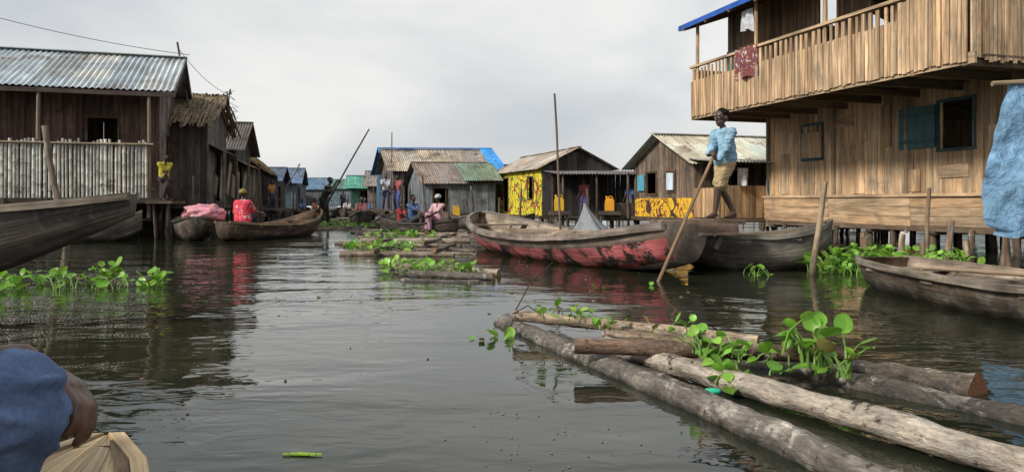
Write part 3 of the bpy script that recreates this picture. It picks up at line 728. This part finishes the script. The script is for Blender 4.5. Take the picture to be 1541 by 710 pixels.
    e(0, .082, -.052, (.024, .010, .006), ((skin[0]*1.6, skin[1]*1.1, skin[2]*1.2), 'skin')); e(0, .080, -.063, (.020, .010, .007), ((skin[0]*1.8, skin[1]*1.2, skin[2]*1.3), 'skin'))
    if hat:
        e(0, -.01, .055, (.086, .104, .07), (hat, 'cloth')); e(0, -.005, .03, (.105, .125, .012), (hat, 'cloth'))
    else: e(0, -.02, .036, (.077, .088, .082), HR)
    return realise(name, pr, voxel)

# boy poling the boat
pole_a = V((1.45, 8.07, -.25)); pole_b = V((2.345, 8.86, 1.37))
P = Part(); P.log(pole_a, pole_b, .023, .02, (.28, .18, .10), bend=.008, ring=10, seg=10, mat='wood', rough=.08); P.build('boat_pole', None, True)
pd = (pole_b-pole_a).normalized(); g1 = pole_a+(pole_b-pole_a)*.97; g2 = pole_a+(pole_b-pole_a)*.87
figure('boy_with_pole', (2.58, 9.18, .655+.89*.776), (-.85, -.45), 1.32, ((2.42, 9.04, .655+.072), (2.68, 9.16, .655+.072)), (g2, g1),
       spine=(-.06, -.05, 1), shirt=(.22, .36, .47), shirtmat='denim', pants=(.42, .31, .17), leg=.72, sleeve=1, voxel=.0058, headf=(-.85, -.5, -.12), hs=1.28,
       elbow=((.1, -.3, -1), (.7, .6, -.8)), grips=((pd, .022), (pd, .022)), curls=(1.05, 1.05), hem=.02, bulk=.022, pbulk=.014)
# man poling a raft
mp_a = V((-6.75, 25.3, -.2)); mp_b = V((-4.75, 25.2, 3.3)); md = (mp_b-mp_a).normalized()
P = Part(); P.log(mp_a, mp_b, .035, .022, (.06, .045, .035), bend=.006, ring=7, seg=8, mat='wood', rough=.05); P.build('raft_pole', None, True)
figure('man_poling_raft', (-6.36, 25.5, .98), (.85, -.2), 1.72, ((-6.62, 25.35, .16), (-6.22, 25.6, .18)), (mp_a.lerp(mp_b, .40), mp_a.lerp(mp_b, .50)),
       spine=(.42, 0, 1), bare=True, pants=(.03, .03, .035), leg=.6, voxel=.013, skin=(.028, .018, .014), grips=((md, .025), (md, .025)), curls=(1, 1), headf=(.9, -.3, -.1), elbow=((-.3, 0, -1), (-.3, 0, -1)))
figure('paddler_in_red_shirt', (-6.22, 17.5, .42), (.25, .97), 1.65, ((-6.3, 17.95, .17), (-6.05, 17.95, .17)), ((-6.5, 17.85, .55), (-5.9, 17.85, .6)),
       shirt=(.62, .05, .07), shirtmat='print_cloth', pants=(.05, .05, .08), sleeve=.6, voxel=.014, hat=(.26, .22, .06), khint=((0, .2, 1), (0, .2, 1)), hem=.03, bulk=.02)
figure('woman_in_pink_dress', (-2.0, 20.55, .36), (-.6, -.8), 1.6, ((-2.3, 20.4, .14), (-2.2, 20.3, .14)), ((-2.2, 20.2, .5), (-2.4, 20.35, .5)),
       shirt=(.5, .28, .30), shirtmat='print_cloth', pants=(.4, .22, .27), hat=(.5, .5, .5), voxel=.016, khint=((0, 0, 1), (0, 0, 1)), sleeve=.6, hem=.03)
figure('seated_man', (-2.75, 20.95, .36), (.8, -.6), 1.6, ((-2.5, 20.8, .14), (-2.45, 20.85, .14)), ((-2.5, 20.6, .5), (-2.4, 20.7, .55)),
       shirt=(.08, .12, .25), pants=(.06, .06, .07), voxel=.018, khint=((0, 0, 1), (0, 0, 1)), sleeve=.6)
figure('seated_child', (-3.1, 21.1, .32), (.6, -.6), 1.2, ((-2.9, 21.0, .14), (-2.85, 21.05, .14)), ((-2.9, 20.85, .45), (-2.85, 20.95, .45)),
       shirt=(.35, .05, .05), pants=(.06, .06, .07), voxel=.018, khint=((0, 0, 1), (0, 0, 1)), sleeve=.5)
def seated(name, x, y, z, f, shirt, H=1.6, hat=None, vx=.022):
    f = V((*f, 0)).normalized(); r_ = f.cross(Z); p = V((x, y, z+.3))
    figure(name, p, f, H, (p+f*.32-r_*.1-Z*.2, p+f*.32+r_*.1-Z*.2), (p+f*.35-r_*.15+Z*.15, p+f*.35+r_*.15+Z*.15), shirt=shirt, hat=hat, pants=(.06, .06, .08), voxel=vx, khint=((0, 0, 1), (0, 0, 1)), sleeve=.5)
seated('seated_woman', -5.4, 27.2, .06, (.3, -1), (.25, .1, .1))
seated('seated_man', -6.3, 32.5, .06, (.3, -1), (.1, .2, .45))
seated('seated_man', -8.9, 41, .06, (.3, -1), (.5, .45, .4)); seated('seated_woman', -9.2, 23, .06, (.5, -1), (.3, .1, .25))
seated('seated_man', -9.8, 37.6, .06, (1, -.3), (.45, .2, .1)); seated('seated_woman', -12.2, 38.5, .06, (.2, -1), (.4, .35, .1)); seated('seated_man', -13.3, 48, .06, (.2, -1), (.2, .3, .5))
figure('child_in_yellow_shirt', (-8.05, 17.5, 1.42), (.6, -.7), 1.25, ((-8.0, 17.38, .95), (-7.9, 17.5, .95)), ((-8.05, 17.3, 1.3), (-7.85, 17.5, 1.3)),
       shirt=(.50, .42, .06), pants=(.05, .04, .04), voxel=.014, sleeve=.5, spine=(.15, -.1, 1), khint=((.6, -.7, .6), (.6, -.7, .6)))
P = Part(); P.box(V((-8.0, 17.5, .86)), V((.3, 0, 0)), V((0, .35, 0)), Z*.03, (.1, .08, .06), 'weathered_wood'); P.pole(V((-7.85, 17.3, -.6)), V((-7.85, 17.3, .85)), .05, (.1, .08, .06), 'hull_wood'); P.pole(V((-8.1, 17.8, -.6)), V((-8.1, 17.8, .85)), .05, (.1, .08, .06), 'hull_wood'); P.build('landing_step')
def standing(name, x, y, z, f, H, shirt, pants, vx=.022, **k):
    s = H/1.7; f = V((*f, 0)).normalized(); r_ = f.cross(Z); p = V((x, y, z+.91*s))
    return figure(name, p, f, H, (V((x, y, z+.09*s))-r_*.12*s+f*.1*s, V((x, y, z+.09*s))+r_*.12*s), (p-r_*.25*s+Z*-.03*s+f*.1, p+r_*.25*s-Z*.02*s+f*.15), shirt=shirt, pants=pants, voxel=vx, **k)
P = Part()
P.box(V((-5.6, 33.2, .45)), V((1.4, .1, 0)), V((0, .9, 0)), Z*.05, (.1, .08, .06), 'weathered_wood')
for x in (-6.9, -5.6, -4.3): P.pole(V((x, 32.5, -.6)), V((x, 32.5, .45)), .05, (.1, .08, .06), 'hull_wood')
P.build('jetty')
standing('standing_man', -5.5, 33, .5, (.3, -1), 1.65, (.45, .45, .5), (.05, .06, .1), sleeve=.5)
standing('standing_woman', -5.0, 33.2, .5, (-.5, -1), 1.6, (.35, .1, .1), (.1, .12, .3), sleeve=.5)
standing('standing_woman', 2.1, 22.0, .42, (-.3, -1), 1.15, (.3, .08, .08), (.1, .1, .2), vx=.018, sleeve=.5)
standing('standing_child', 3.4, 21.9, .42, (-.3, -1), 1.0, (.08, .15, .35), (.1, .1, .1), vx=.018, sleeve=.5)
standing('standing_man', -13.2, 42.5, .35, (.3, -1), 1.65, (.5, .1, .08), (.05, .06, .1), sleeve=.5, leg=.6)
standing('standing_man', -14.0, 44.0, .4, (.3, -1), 1.6, (.5, .45, .08), (.05, .06, .1), sleeve=.5)
standing('standing_man', -11.2, 50.2, .1, (.3, -1), 1.6, (.1, .1, .12), (.05, .06, .1), sleeve=.5)
standing('standing_child', -10.0, 31.5, .6, (.8, -.6), 1.2, (.5, .2, .06), (.05, .06, .1), sleeve=.5)
P = Part(); P.box(V((-10.0, 31.3, .55)), V((.6, 0, 0)), V((0, 1.2, 0)), Z*.04, (.1, .08, .06), 'weathered_wood'); P.pole(V((-9.6, 30.4, -.6)), V((-9.6, 30.4, .55)), .05, (.1, .08, .06), 'hull_wood'); P.box(V((-13.6, 43.2, .3)), V((.9, 0, 0)), V((0, 1.3, 0)), Z*.05, (.1, .08, .06), 'weathered_wood'); P.build('jetty')
# man in the near canoe (only knee, shin and hand are in frame)
figure('seated_man_in_jeans', (-1.05, .74, .42), (.8, .45), 1.75, ((-.84, 1.02, .17), (-.66, .62, .17)), ((-.733, 1.13, .615), (-.75, .62, .62)),
       spine=(.10, .40, 1), shirt=(.06, .05, .06), pants=(.10, .15, .27), pantmat='denim', skin=(.095, .048, .031), voxel=.0055,
       knees=((-.672, 1.01, .578), (-.68, .62, .58)), hdirs=((.86, -.08, -.42), (.6, 0, -.5)), hnorm=((-.42, -.30, -.9), (0, 0, -1)), curls=(.62, .4), elbow=((0, .1, -1), (-.5, -.3, -1)), sleeve=.5, knee_r=1.02, cuff=.42)

# ------------------------------------------------------------------ logs
GR = (.20, .175, .15); DKB = (.12, .10, .085)
P = Part()
P.log((-.06, 5.35, -.01), (1.16, 2.0, .02), .070, .060, (.19, .165, .14), .01, 20, 60)
P.log((.25, 4.9, -.025), (1.35, 1.9, -.03), .055, .055, DKB, .015, 16, 40)
P.log((.52, 4.25, .05), (1.62, 2.15, .06), .048, .052, (.42, .36, .29), .01, 18, 60)
P.log((1.15, 4.2, -.04), (2.35, 2.45, -.03), .09, .085, DKB, .015, 18, 40)
P.log((1.60, 4.1, -.05), (2.06, 3.35, .01), .08, .08, (.15, .12, .09), .01, 20, 30, cut=(.19, .085, .04))
P.log((.02, 4.92, .12), (1.35, 4.15, .09), .036, .036, (.38, .29, .20), .02, 14, 40)
P.log((.32, 3.88, .12), (1.62, 3.72, .10), .040, .038, (.20, .13, .09), .015, 14, 40, cut=(.06, .04, .03))
P.log((.55, 4.55, .07), (1.25, 4.05, .08), .025, .025, (.30, .22, .15), .02, 12, 20)
P.log((.9, 4.0, .06), (1.3, 3.55, .14), .02, .016, (.14, .09, .06), .03, 10, 14)
P.build('log_raft', None, True)
def raft(x0, x1, y0, y1, n, r_=.055, dr=.5):
    P = Part()
    for i in range(n):
        y = y0+(y1-y0)*i/max(1, n-1)
        P.log((x0+R.uniform(-dr, dr), y+R.uniform(-.3, .3), R.uniform(-.03, .05)), (x1+R.uniform(-dr, dr), y+R.uniform(-.7, .4), R.uniform(-.03, .05)), r_*R.uniform(.6, 1.2), r_*R.uniform(.5, 1), vary((.28, .22, .165), .4), .02, 10, 14)
    for i in range(2):
        x = x0+(x1-x0)*(.25+.5*i); P.log((x, y0-.2, .09), (x+.2, y1+.2, .09), .04, .03, vary(GR), .02, 9, 8)
    return P.build('log_raft', None, True)
raft(-2.7, -.75, 12.2, 13.6, 6, .048, .25); raft(-3.6, -.9, 16.5, 18.5, 8, .06, .35); raft(-4.2, -1.6, 20, 22.5, 7, .06, .5); raft(-7, -4.5, 23.5, 26.5, 9, .07, .6)
raft(-6.5, -3.5, 29, 33, 8, .07, .6); raft(-10, -7, 34, 42, 9, .08, .9); raft(-3.2, -1.2, 14.6, 15.6, 4, .05, .4)
P = Part()
P.log((-1.55, 9.75, .03), (-.15, 8.75, .04), .05, .045, (.36, .30, .22), .02, 12, 16); P.log((-1.3, 8.85, .02), (-.2, 8.35, .03), .055, .045, GR, .02, 12, 16)
P.log((-1.45, 9.3, .06), (-.5, 8.9, .05), .04, .035, (.26, .19, .14), .02, 12, 16); P.log((-1.2, 8.2, -.04), (-.35, 8.05, -.03), .07, .06, DKB, .02, 12, 16)
P.build('log_raft', None, True)

# ------------------------------------------------------------------ water hyacinth
def hyacinth(name, spots, n, size, hmax, flat=.25):
    P = Part()
    for _ in range(n):
        cx, cy, cz, rr = R.choice(spots)
        a = R.uniform(0, 6.28); q = rr*math.sqrt(R.random()); x = cx+math.cos(a)*q; y = cy+math.sin(a)*q
        h = R.uniform(.25, 1)*hmax*(1 if R.random() > flat else .15); out = R.uniform(0, 6.28); od = V((math.cos(out), math.sin(out), 0))
        b = V((x, y, cz)); l = size*R.uniform(.5, 1.15); tip = b+od*h*R.uniform(.3, 1.1)+Z*h
        mid = b.lerp(tip, .5)+Z*h*.15-od*h*.1
        g = vary((.17, .38, .04) if R.random() > .35 else (.26, .48, .06), .3)
        if R.random() < .06: g = vary((.24, .20, .06), .2)
        P.tube([b, mid, tip], [size*.09, size*.06, size*.035], vary((.22, .38, .08), .2), 'leaf', ring=5, caps=False)
        ld = (od*R.uniform(.4, 1)+Z*R.uniform(-.2, .9)).normalized(); sd = ld.cross(Z+V((R.uniform(-.6, .6), R.uniform(-.6, .6), 0))).normalized(); nn = sd.cross(ld)
        prof = [(.0, .15), (.10, .70), (.28, 1.0), (.52, 1.05), (.74, .9), (.9, .56), (1.0, .10)]
        base = len(P.v); cup = R.uniform(.1, .45); bend = R.uniform(-.35, .3); tw = R.uniform(-.25, .25)
        for t, w in prof:
            for k in (-1, -.5, 0, .5, 1):
                P.v.append(tip+ld*l*t+sd*w*l*.5*k+nn*(cup*l*w*k*k*.4+bend*l*t*t+tw*l*t*k*.4))
        for i in range(6):
            for k in range(4):
                a_ = base+i*5+k
                P.face((a_, a_+1, a_+6, a_+5), ((i*l/6, k*l/4), (i*l/6, (k+1)*l/4), ((i+1)*l/6, (k+1)*l/4), ((i+1)*l/6, k*l/4)), g, 'leaf')
    return P.build(name, None, True)
hyacinth('water_hyacinth', [(1.05, 3.6, .1, .14), (1.18, 3.5, .08, .12), (.95, 3.7, .12, .10), (1.0, 3.42, .04, .1)], 66, .068, .10)
hyacinth('water_hyacinth', [(1.42, 3.55, .08, .07), (1.48, 3.5, .05, .08), (1.3, 3.62, .14, .1)], 30, .095, .20, .1)
hyacinth('water_hyacinth', [(.62, 4.6, .1, .14), (.85, 4.3, .12, .2), (.3, 4.75, .13, .2)], 40, .055, .06)
hyacinth('water_hyacinth', [(-.12, 4.75, 0, .13)], 9, .06, .03, .9)
hyacinth('water_hyacinth', [(-4.9, 7.9, 0, .35), (-4.35, 7.6, 0, .25), (-3.95, 7.6, 0, .25), (-5.4, 7.8, 0, .35), (-4.3, 8.1, .05, .1), (-4.25, 8.0, .05, .1), (-3.65, 7.7, 0, .12), (-5.0, 7.2, 0, .15)], 135, .095, .14, .45)
hyacinth('water_hyacinth', [(-1.25, 8.9, .03, .25), (-1.45, 9.4, .03, .2), (-.9, 8.9, .06, .3), (-.6, 8.7, .04, .2)], 100, .08, .10)
hyacinth('water_hyacinth', [(3.7, 10.4, 0, .5), (4.4, 10.3, 0, .6), (5.0, 10.2, 0, .6), (4.2, 11.4, 0, .7), (4.5, 9.5, 0, .4), (4.0, 9.3, 0, .35), (4.7, 9.0, 0, .3), (5.3, 9.4, 0, .4)], 640, .105, .24)
hyacinth('water_hyacinth', [(2.9, 8.9, 0, .25)], 14, .07, .1)
hyacinth('water_hyacinth', [(-2.2, 12.9, .05, .6), (-2.5, 17.5, .05, .9), (-5.5, 25, .05, 1.2), (-2.8, 21.5, .05, .9), (-6.5, 33, 0, 1.5), (-7, 28, 0, 1)], 420, .12, .12)
hyacinth('floating_leaves', [(-2.6, 10.6, 0, .4), (-1.9, 6.5, 0, .5), (-4.5, 12, 0, 1), (0.9, 7, 0, 1)], 12, .05, .008, 1)
P = Part()
for i in range(6): P.box(V((-.76+i*.022, 2.55+.003*math.sin(i), .006)), V((.0115, -.001, 0)), V((0, .012*(1-abs(i-2.5)/4.2), 0)), Z*.002, (.3, .5, .03), 'leaf')
P.build('floating_leaf_blade')
P = Part()
for _ in range(45):
    x = R.gauss(.10, .14); y = R.gauss(2.75, .22); r_ = R.uniform(.002, .0055); n0 = len(P.v)
    for j in range(3):
        ph = j/3*1.5
        for k in range(8): P.v.append(V((x+math.cos(k*.785)*r_*math.cos(ph), y+math.sin(k*.785)*r_*math.cos(ph), .001+r_*math.sin(ph)*.7)))
    for j in range(2):
        for k in range(8): P.face((n0+j*8+k, n0+j*8+(k+1) % 8, n0+(j+1)*8+(k+1) % 8, n0+(j+1)*8+k), ((0, 0),)*4, (.10, .11, .11), 'plastic')
    P.face(tuple(n0+16+k for k in range(8)), ((0, 0),)*8, (.10, .11, .11), 'plastic')
P.build('foam_bubbles', None, True)
P = Part()
for _ in range(60):
    y = R.uniform(3, 12); x = R.uniform(-.55, .25)*y; a = R.uniform(0, 3.14); l = R.uniform(.005, .016)
    P.box(V((x, y, .003)), V((math.cos(a)*l, math.sin(a)*l, 0)), V((-math.sin(a)*l*.4, math.cos(a)*l*.4, 0)), Z*.003, R.choice([(.25, .2, .14), (.12, .16, .05), (.2, .18, .14), (.15, .1, .07)]), 'cloth')
P.build('floating_debris')

# ------------------------------------------------------------------ poles, wires, bits
def upole(name, p0, p1, r_, col=(.16, .11, .08), mat='wood'):
    P = Part(); P.pole(V(p0), V(p1), r_, col, mat, seg=8, ring=9); return P.build(name, None, True)
upole('mooring_pole', (-8.02, 13.8, -.6), (-8.52, 13.8, 2.25), .06, (.28, .22, .16), 'hull_wood')
upole('mast_pole', (.85, 13.2, .2), (.74, 13.2, 2.75), .022, (.18, .13, .10))
upole('mooring_pole', (3.45, 8.9, -.5), (3.68, 8.9, 1.1), .04, (.30, .23, .15), 'hull_wood')
upole('mooring_pole', (5.55, 10.2, -.5), (5.62, 10.2, 1.05), .03, (.25, .18, .12), 'hull_wood')
for (x, y, t, dx) in ((4.9, 9.7, .45, .1), (5.2, 9.6, .35, 0), (5.75, 9.4, .38, -.12), (6.1, 9.5, .5, .1), (6.2, 9.0, .3, 0), (5.0, 10.8, .42, 0), (4.4, 11.2, .5, .1), (5.6, 9.9, .62, .15), (5.9, 8.9, .45, -.1), (4.7, 10.3, .38, .1)):
    upole('mooring_pole', (x, y, -.5), (x+dx, y, t), .045, vary((.36, .25, .17), .3), 'hull_wood')
upole('roof_pole', (-9.0, 21.5, 2.5), (-9.5, 21.5, 5.4), .035)
upole('roof_pole', (-9.6, 25, 2.5), (-9.3, 25, 4.6), .03)
upole('tall_pole', (-5.6, 35, .4), (-5.55, 35, 4.1), .03)
upole('tall_pole', (-12.3, 40, 1), (-11.2, 40, 2.9), .05, (.3, .28, .26))
for (x, y, t) in ((-7.3, 22, .9), (-7.8, 20, 1.1), (-8.3, 24, 1.2), (-9.0, 27, 1), (-2.2, 26, 1.2), (-1.2, 25, 1.4), (-4.4, 29, 1.5), (.2, 24.5, 1.3), (2.0, 18.5, 1.2), (-7.7, 18.4, 1.5), (-.4, 22, 1), (-3.2, 29, 1.9), (-9.9, 34, 1.6), (-10.8, 38, 1.6), (-8.0, 45, 1.8)):
    upole('mooring_pole', (x, y, -.5), (x+R.uniform(-.25, .25), y, t), .04, vary((.14, .1, .07), .3), 'hull_wood')
def wire(name, a, b, sag, r_=.008):
    P = Part(); a, b = V(a), V(b); P.tube([a.lerp(b, i/14)-Z*sag*4*(i/14)*(1-i/14) for i in range(15)], r_, (.03, .03, .03), 'plastic', ring=5); return P.build(name, None, True)
wire('power_line', (-14, 18, 5.75), (-8.3, 19.5, 4.65), .15); wire('power_line', (-9.45, 21.5, 5.2), (-9.3, 25, 4.4), .2)
P = Part()
for i in range(40):
    a = R.uniform(0, 6.28); b = V((-9.35+R.uniform(-.15, .15), 25, 4.1+R.uniform(-.7, .5))); P.beam(b, b+V((math.cos(a)*.22, math.sin(a)*.2, R.uniform(-.2, .05))), .04, .006, vary((.2, .33, .3), .3), 'plastic')
P.build('pole_streamers')
P = Part(); P.tube([V((-.02, 4.9, .0)), V((.02, 4.95, .14)), V((.12, 5.0, .32)), V((.24, 5.0, .43)), V((.27, 5.0, .46))], [.005, .005, .004, .003, .002], (.06, .04, .03), 'wood', ring=5)
P.tube([V((0.0, 4.9, .13)), V((.1, 4.8, .2)), V((.2, 4.8, .13))], [.004]*3, (.06, .04, .03), 'wood', ring=5); P.build('bent_twig', None, True)

def jerrycan(x, y, z, s, col, name='yellow_jerrycan'):
    P = Part(); P.box(V((x, y, z+.14*s)), V((.11*s, 0, 0)), V((0, .07*s, 0)), Z*.14*s, col, 'plastic')
    P.box(V((x, y, z+.30*s)), V((.085*s, 0, 0)), V((0, .05*s, 0)), Z*.02*s, col, 'plastic')
    P.tube([V((x-.07*s, y, z+.30*s)), V((x-.075*s, y, z+.38*s))], .028*s, col, 'plastic', ring=10)
    P.tube([V((x-.03*s, y, z+.3*s)), V((x-.01*s, y, z+.37*s)), V((x+.06*s, y, z+.37*s)), V((x+.09*s, y, z+.3*s))], .013*s, col, 'plastic', ring=8)
    o = P.build(name); bv = o.modifiers.new('b', 'BEVEL'); bv.width = .02*s; bv.segments = 3; return o
jerrycan(1.33, 21.4, .62, 1.2, (.65, .38, .02)); jerrycan(2.75, 21.35, .62, 1.1, (.65, .3, .02)); jerrycan(-2.1, 28.6, .3, 1.2, (.65, .4, .02))
P = Part(); P.box(V((1.33, 21.4, .56)), V((.3, 0, 0)), V((0, .2, 0)), Z*.05, (.1, .08, .06), 'weathered_wood'); P.box(V((2.75, 21.35, .56)), V((.3, 0, 0)), V((0, .2, 0)), Z*.05, (.1, .08, .06), 'weathered_wood')
for x in (1.1, 1.55, 2.5, 3.0): P.pole(V((x, 21.3, -.5)), V((x, 21.3, .55)), .03, (.1, .08, .06), 'hull_wood')
P.box(V((-2.1, 28.6, .24)), V((.5, 0, 0)), V((0, .3, 0)), Z*.05, (.1, .08, .06), 'weathered_wood'); P.pole(V((-2.1, 28.6, -.5)), V((-2.1, 28.6, .2)), .05, (.1, .08, .06), 'hull_wood')
P.build('plank_shelf')
def bundle(name, c, rad, col, mat='cloth', amp=.25, fr=3):
    bm = bmesh.new(); bmesh.ops.create_icosphere(bm, subdivisions=4, radius=1)
    P = Part(); c = V(c)
    for v in bm.verts:
        k = 1+amp*mnoise.noise(v.co*fr+c)+amp*.4*mnoise.noise(v.co*fr*3+c); P.v.append(c+V((v.co.x*rad[0]*k, v.co.y*rad[1]*k, v.co.z*rad[2]*k)))
    for f in bm.faces: P.face(tuple(v.index for v in f.verts), ((0, 0), (.1, 0), (0, .1)), col, mat)
    bm.free(); return P.build(name, None, True)
bundle('pink_cloth_bundle', (-7.15, 17.6, .58), (.45, .5, .24), (.66, .26, .30), 'print_cloth')
bundle('folded_sack', (-7.5, 18.4, .6), (.3, .4, .2), (.5, .48, .46))
P = Part()
c0 = V((1.25, 12.0, .38)); n0 = len(P.v); rg, sg_ = 12, 40
for j in range(rg+1):
    t = j/rg
    for i in range(sg_):
        a = i/sg_*6.283; rr = .02+.30*t**1.3*(1+.14*math.sin(a*5+2)+.08*math.sin(a*9)+.05*math.sin(a*17)); P.v.append(c0+V((math.cos(a)*rr-.1*(1-t), math.sin(a)*rr, .46*(1-t)**1.1)))
for j in range(rg):
    for i in range(sg_):
        i2 = (i+1) % sg_; P.face((n0+j*sg_+i, n0+j*sg_+i2, n0+(j+1)*sg_+i2, n0+(j+1)*sg_+i), ((0, 0), (.1, 0), (.1, .1), (0, .1)), (.42, .45, .47), 'net')
P.build('fishing_net', None, True)
bundle('green_plastic_bottle', (.87, 3.30, .03), (.042, .018, .014), (.02, .42, .25), 'plastic', .1)
tr = root('blue_tarpaulin', (6.0, 8.6, 0)); P = Part(); n = 40; n0 = len(P.v)
for j in range(n+1):
    t = j/n; z_ = 2.22-1.72*t-.1*math.sin(t*3)
    left = 5.64-.30*math.sin(min(1, t*1.25)*math.pi/2)+(.12 if t > .93 else 0)
    for i in range(n+1):
        s = i/n; x = left+(6.9-left)*s; y = 8.6-.28*math.sin(s*math.pi*.9)*(.3+t*.9)+.09*mnoise.noise(V((s*6, t*4, 1)))+.05*mnoise.noise(V((s*14+t*6, t*7, 4)))
        P.v.append(V((x+.05*mnoise.noise(V((0, t*7, 3))), y, z_+.05*mnoise.noise(V((s*5, 0, 9)))*t)))
for j in range(n):
    for i in range(n):
        a = n0+j*(n+1)+i; P.face((a, a+1, a+n+2, a+n+1), ((0, 0), (.1, 0), (.1, .1), (0, .1)), (.20, .37, .56) if i < n*.75 else (.08, .30, .6), 'tarp')
P.build('sheet', tr, True)
P = Part(); P.pole(V((5.42, 8.55, 2.19)), V((7.2, 8.6, 2.30)), .03, (.3, .22, .14)); P.pole(V((6.95, 8.7, -.6)), V((6.95, 8.7, 2.35)), .05, (.2, .15, .1), 'hull_wood')
P.build('support_poles', tr, True)
P = Part(); P.log((3.75, 6.9, .26), (4.1, 5.7, .30), .022, .02, (.4, .3, .2), .01, 8, 6, mat='wood'); P.box(V((4.14, 5.5, .30)), V((.08, .01, 0)), V((-.03, .2, 0)), Z*.01, (.35, .26, .17), 'wood'); P.build('wooden_paddle', None, True)

# ------------------------------------------------------------------ water
m, nt, b = newmat('water')
geo = nd(nt, 'ShaderNodeNewGeometry'); p = geo.outputs['Position']
mp = nd(nt, 'ShaderNodeMapping'); mp.inputs['Scale'].default_value = (.7, 1.3, 1); mp.inputs['Rotation'].default_value = (0, 0, .25); nt.links.new(p, mp.inputs[0])
n1 = noise_fac(nt, mp.outputs[0], 1.5, 2, .45, .6); n2 = noise_fac(nt, mp.outputs[0], 6.5, 2, .5, .8); n3 = noise_fac(nt, mp.outputs[0], .3, 2, .5)
amp = mrange(nt, n3, .40, .62, .4, 1.5)
h = add(nt, mul(nt, n1, 1.0), mul(nt, n2, .22)); h = mul(nt, h, amp)
bp = nd(nt, 'ShaderNodeBump'); bp.inputs['Strength'].default_value = 1; bp.inputs['Distance'].default_value = .0185
nt.links.new(h, bp.inputs['Height']); nt.links.new(bp.outputs[0], b.inputs['Normal'])
c = mixc(nt, mrange(nt, noise_fac(nt, p, .6, 3), .4, .6, 0, 1), (.012, .016, .011), (.024, .025, .014)); nt.links.new(c, b.inputs['Base Color'])
b.inputs['Roughness'].default_value = .02; b.inputs['IOR'].default_value = 1.36
P = Part(); S_ = 3000; P.quad((-S_, -S_, 0), (S_, -S_, 0), (S_, S_, 0), (-S_, S_, 0), (0, 0, 0), 'water'); P.build('water')

# ------------------------------------------------------------------ sky and sun
w = bpy.data.worlds.new('World'); scene.world = w; w.use_nodes = True; nt = w.node_tree; nt.nodes.clear()
sd = V((-.74, -.50, .60)).normalized(); el = math.asin(sd.z); az = math.atan2(sd.x, sd.y)
sky = nd(nt, 'ShaderNodeTexSky'); sky.sky_type = 'NISHITA'; sky.sun_disc = False; sky.sun_elevation = el; sky.sun_rotation = az; sky.dust_density = 4
b1 = nd(nt, 'ShaderNodeBackground'); b1.inputs[1].default_value = .09; nt.links.new(sky.outputs[0], b1.inputs[0])
tc = nd(nt, 'ShaderNodeTexCoord'); mp = nd(nt, 'ShaderNodeMapping'); mp.inputs['Scale'].default_value = (1, 1, 2.2); nt.links.new(tc.outputs['Generated'], mp.inputs[0])
c1 = noise_fac(nt, mp.outputs[0], 2.6, 6, .5, .3); c2 = noise_fac(nt, mp.outputs[0], 1.1, 2, .5)
f = add(nt, mul(nt, c1, .6), mul(nt, c2, .4))
cc = mixc(nt, mrange(nt, f, .42, .60, 0, 1), (.60, .63, .665), (.90, .895, .87))
b2 = nd(nt, 'ShaderNodeBackground'); nt.links.new(cc, b2.inputs[0]); b2.inputs[1].default_value = 1.07
mx = nd(nt, 'ShaderNodeMixShader'); mx.inputs[0].default_value = .88; nt.links.new(b1.outputs[0], mx.inputs[1]); nt.links.new(b2.outputs[0], mx.inputs[2])
o = nd(nt, 'ShaderNodeOutputWorld'); nt.links.new(mx.outputs[0], o.inputs[0])
sl = bpy.data.lights.new('sun', 'SUN'); sl.energy = 4.0; sl.angle = math.radians(10); sl.color = (1, .95, .87)
so = bpy.data.objects.new('sun', sl); COL.objects.link(so); so.rotation_euler = (-sd).to_track_quat('-Z', 'Y').to_euler(); so.location = (0, 0, 30)

cam = bpy.data.cameras.new('camera'); co = bpy.data.objects.new('camera', cam); COL.objects.link(co)
co.location = (0, 0, .85); co.rotation_euler = (math.radians(90), 0, 0); cam.sensor_width = 36; cam.lens = 26.63; cam.shift_y = -.0324; cam.clip_start = .05; cam.clip_end = 6000
scene.camera = co
scene.view_settings.view_transform = 'Standard'; scene.view_settings.look = 'None'; scene.view_settings.exposure = 0
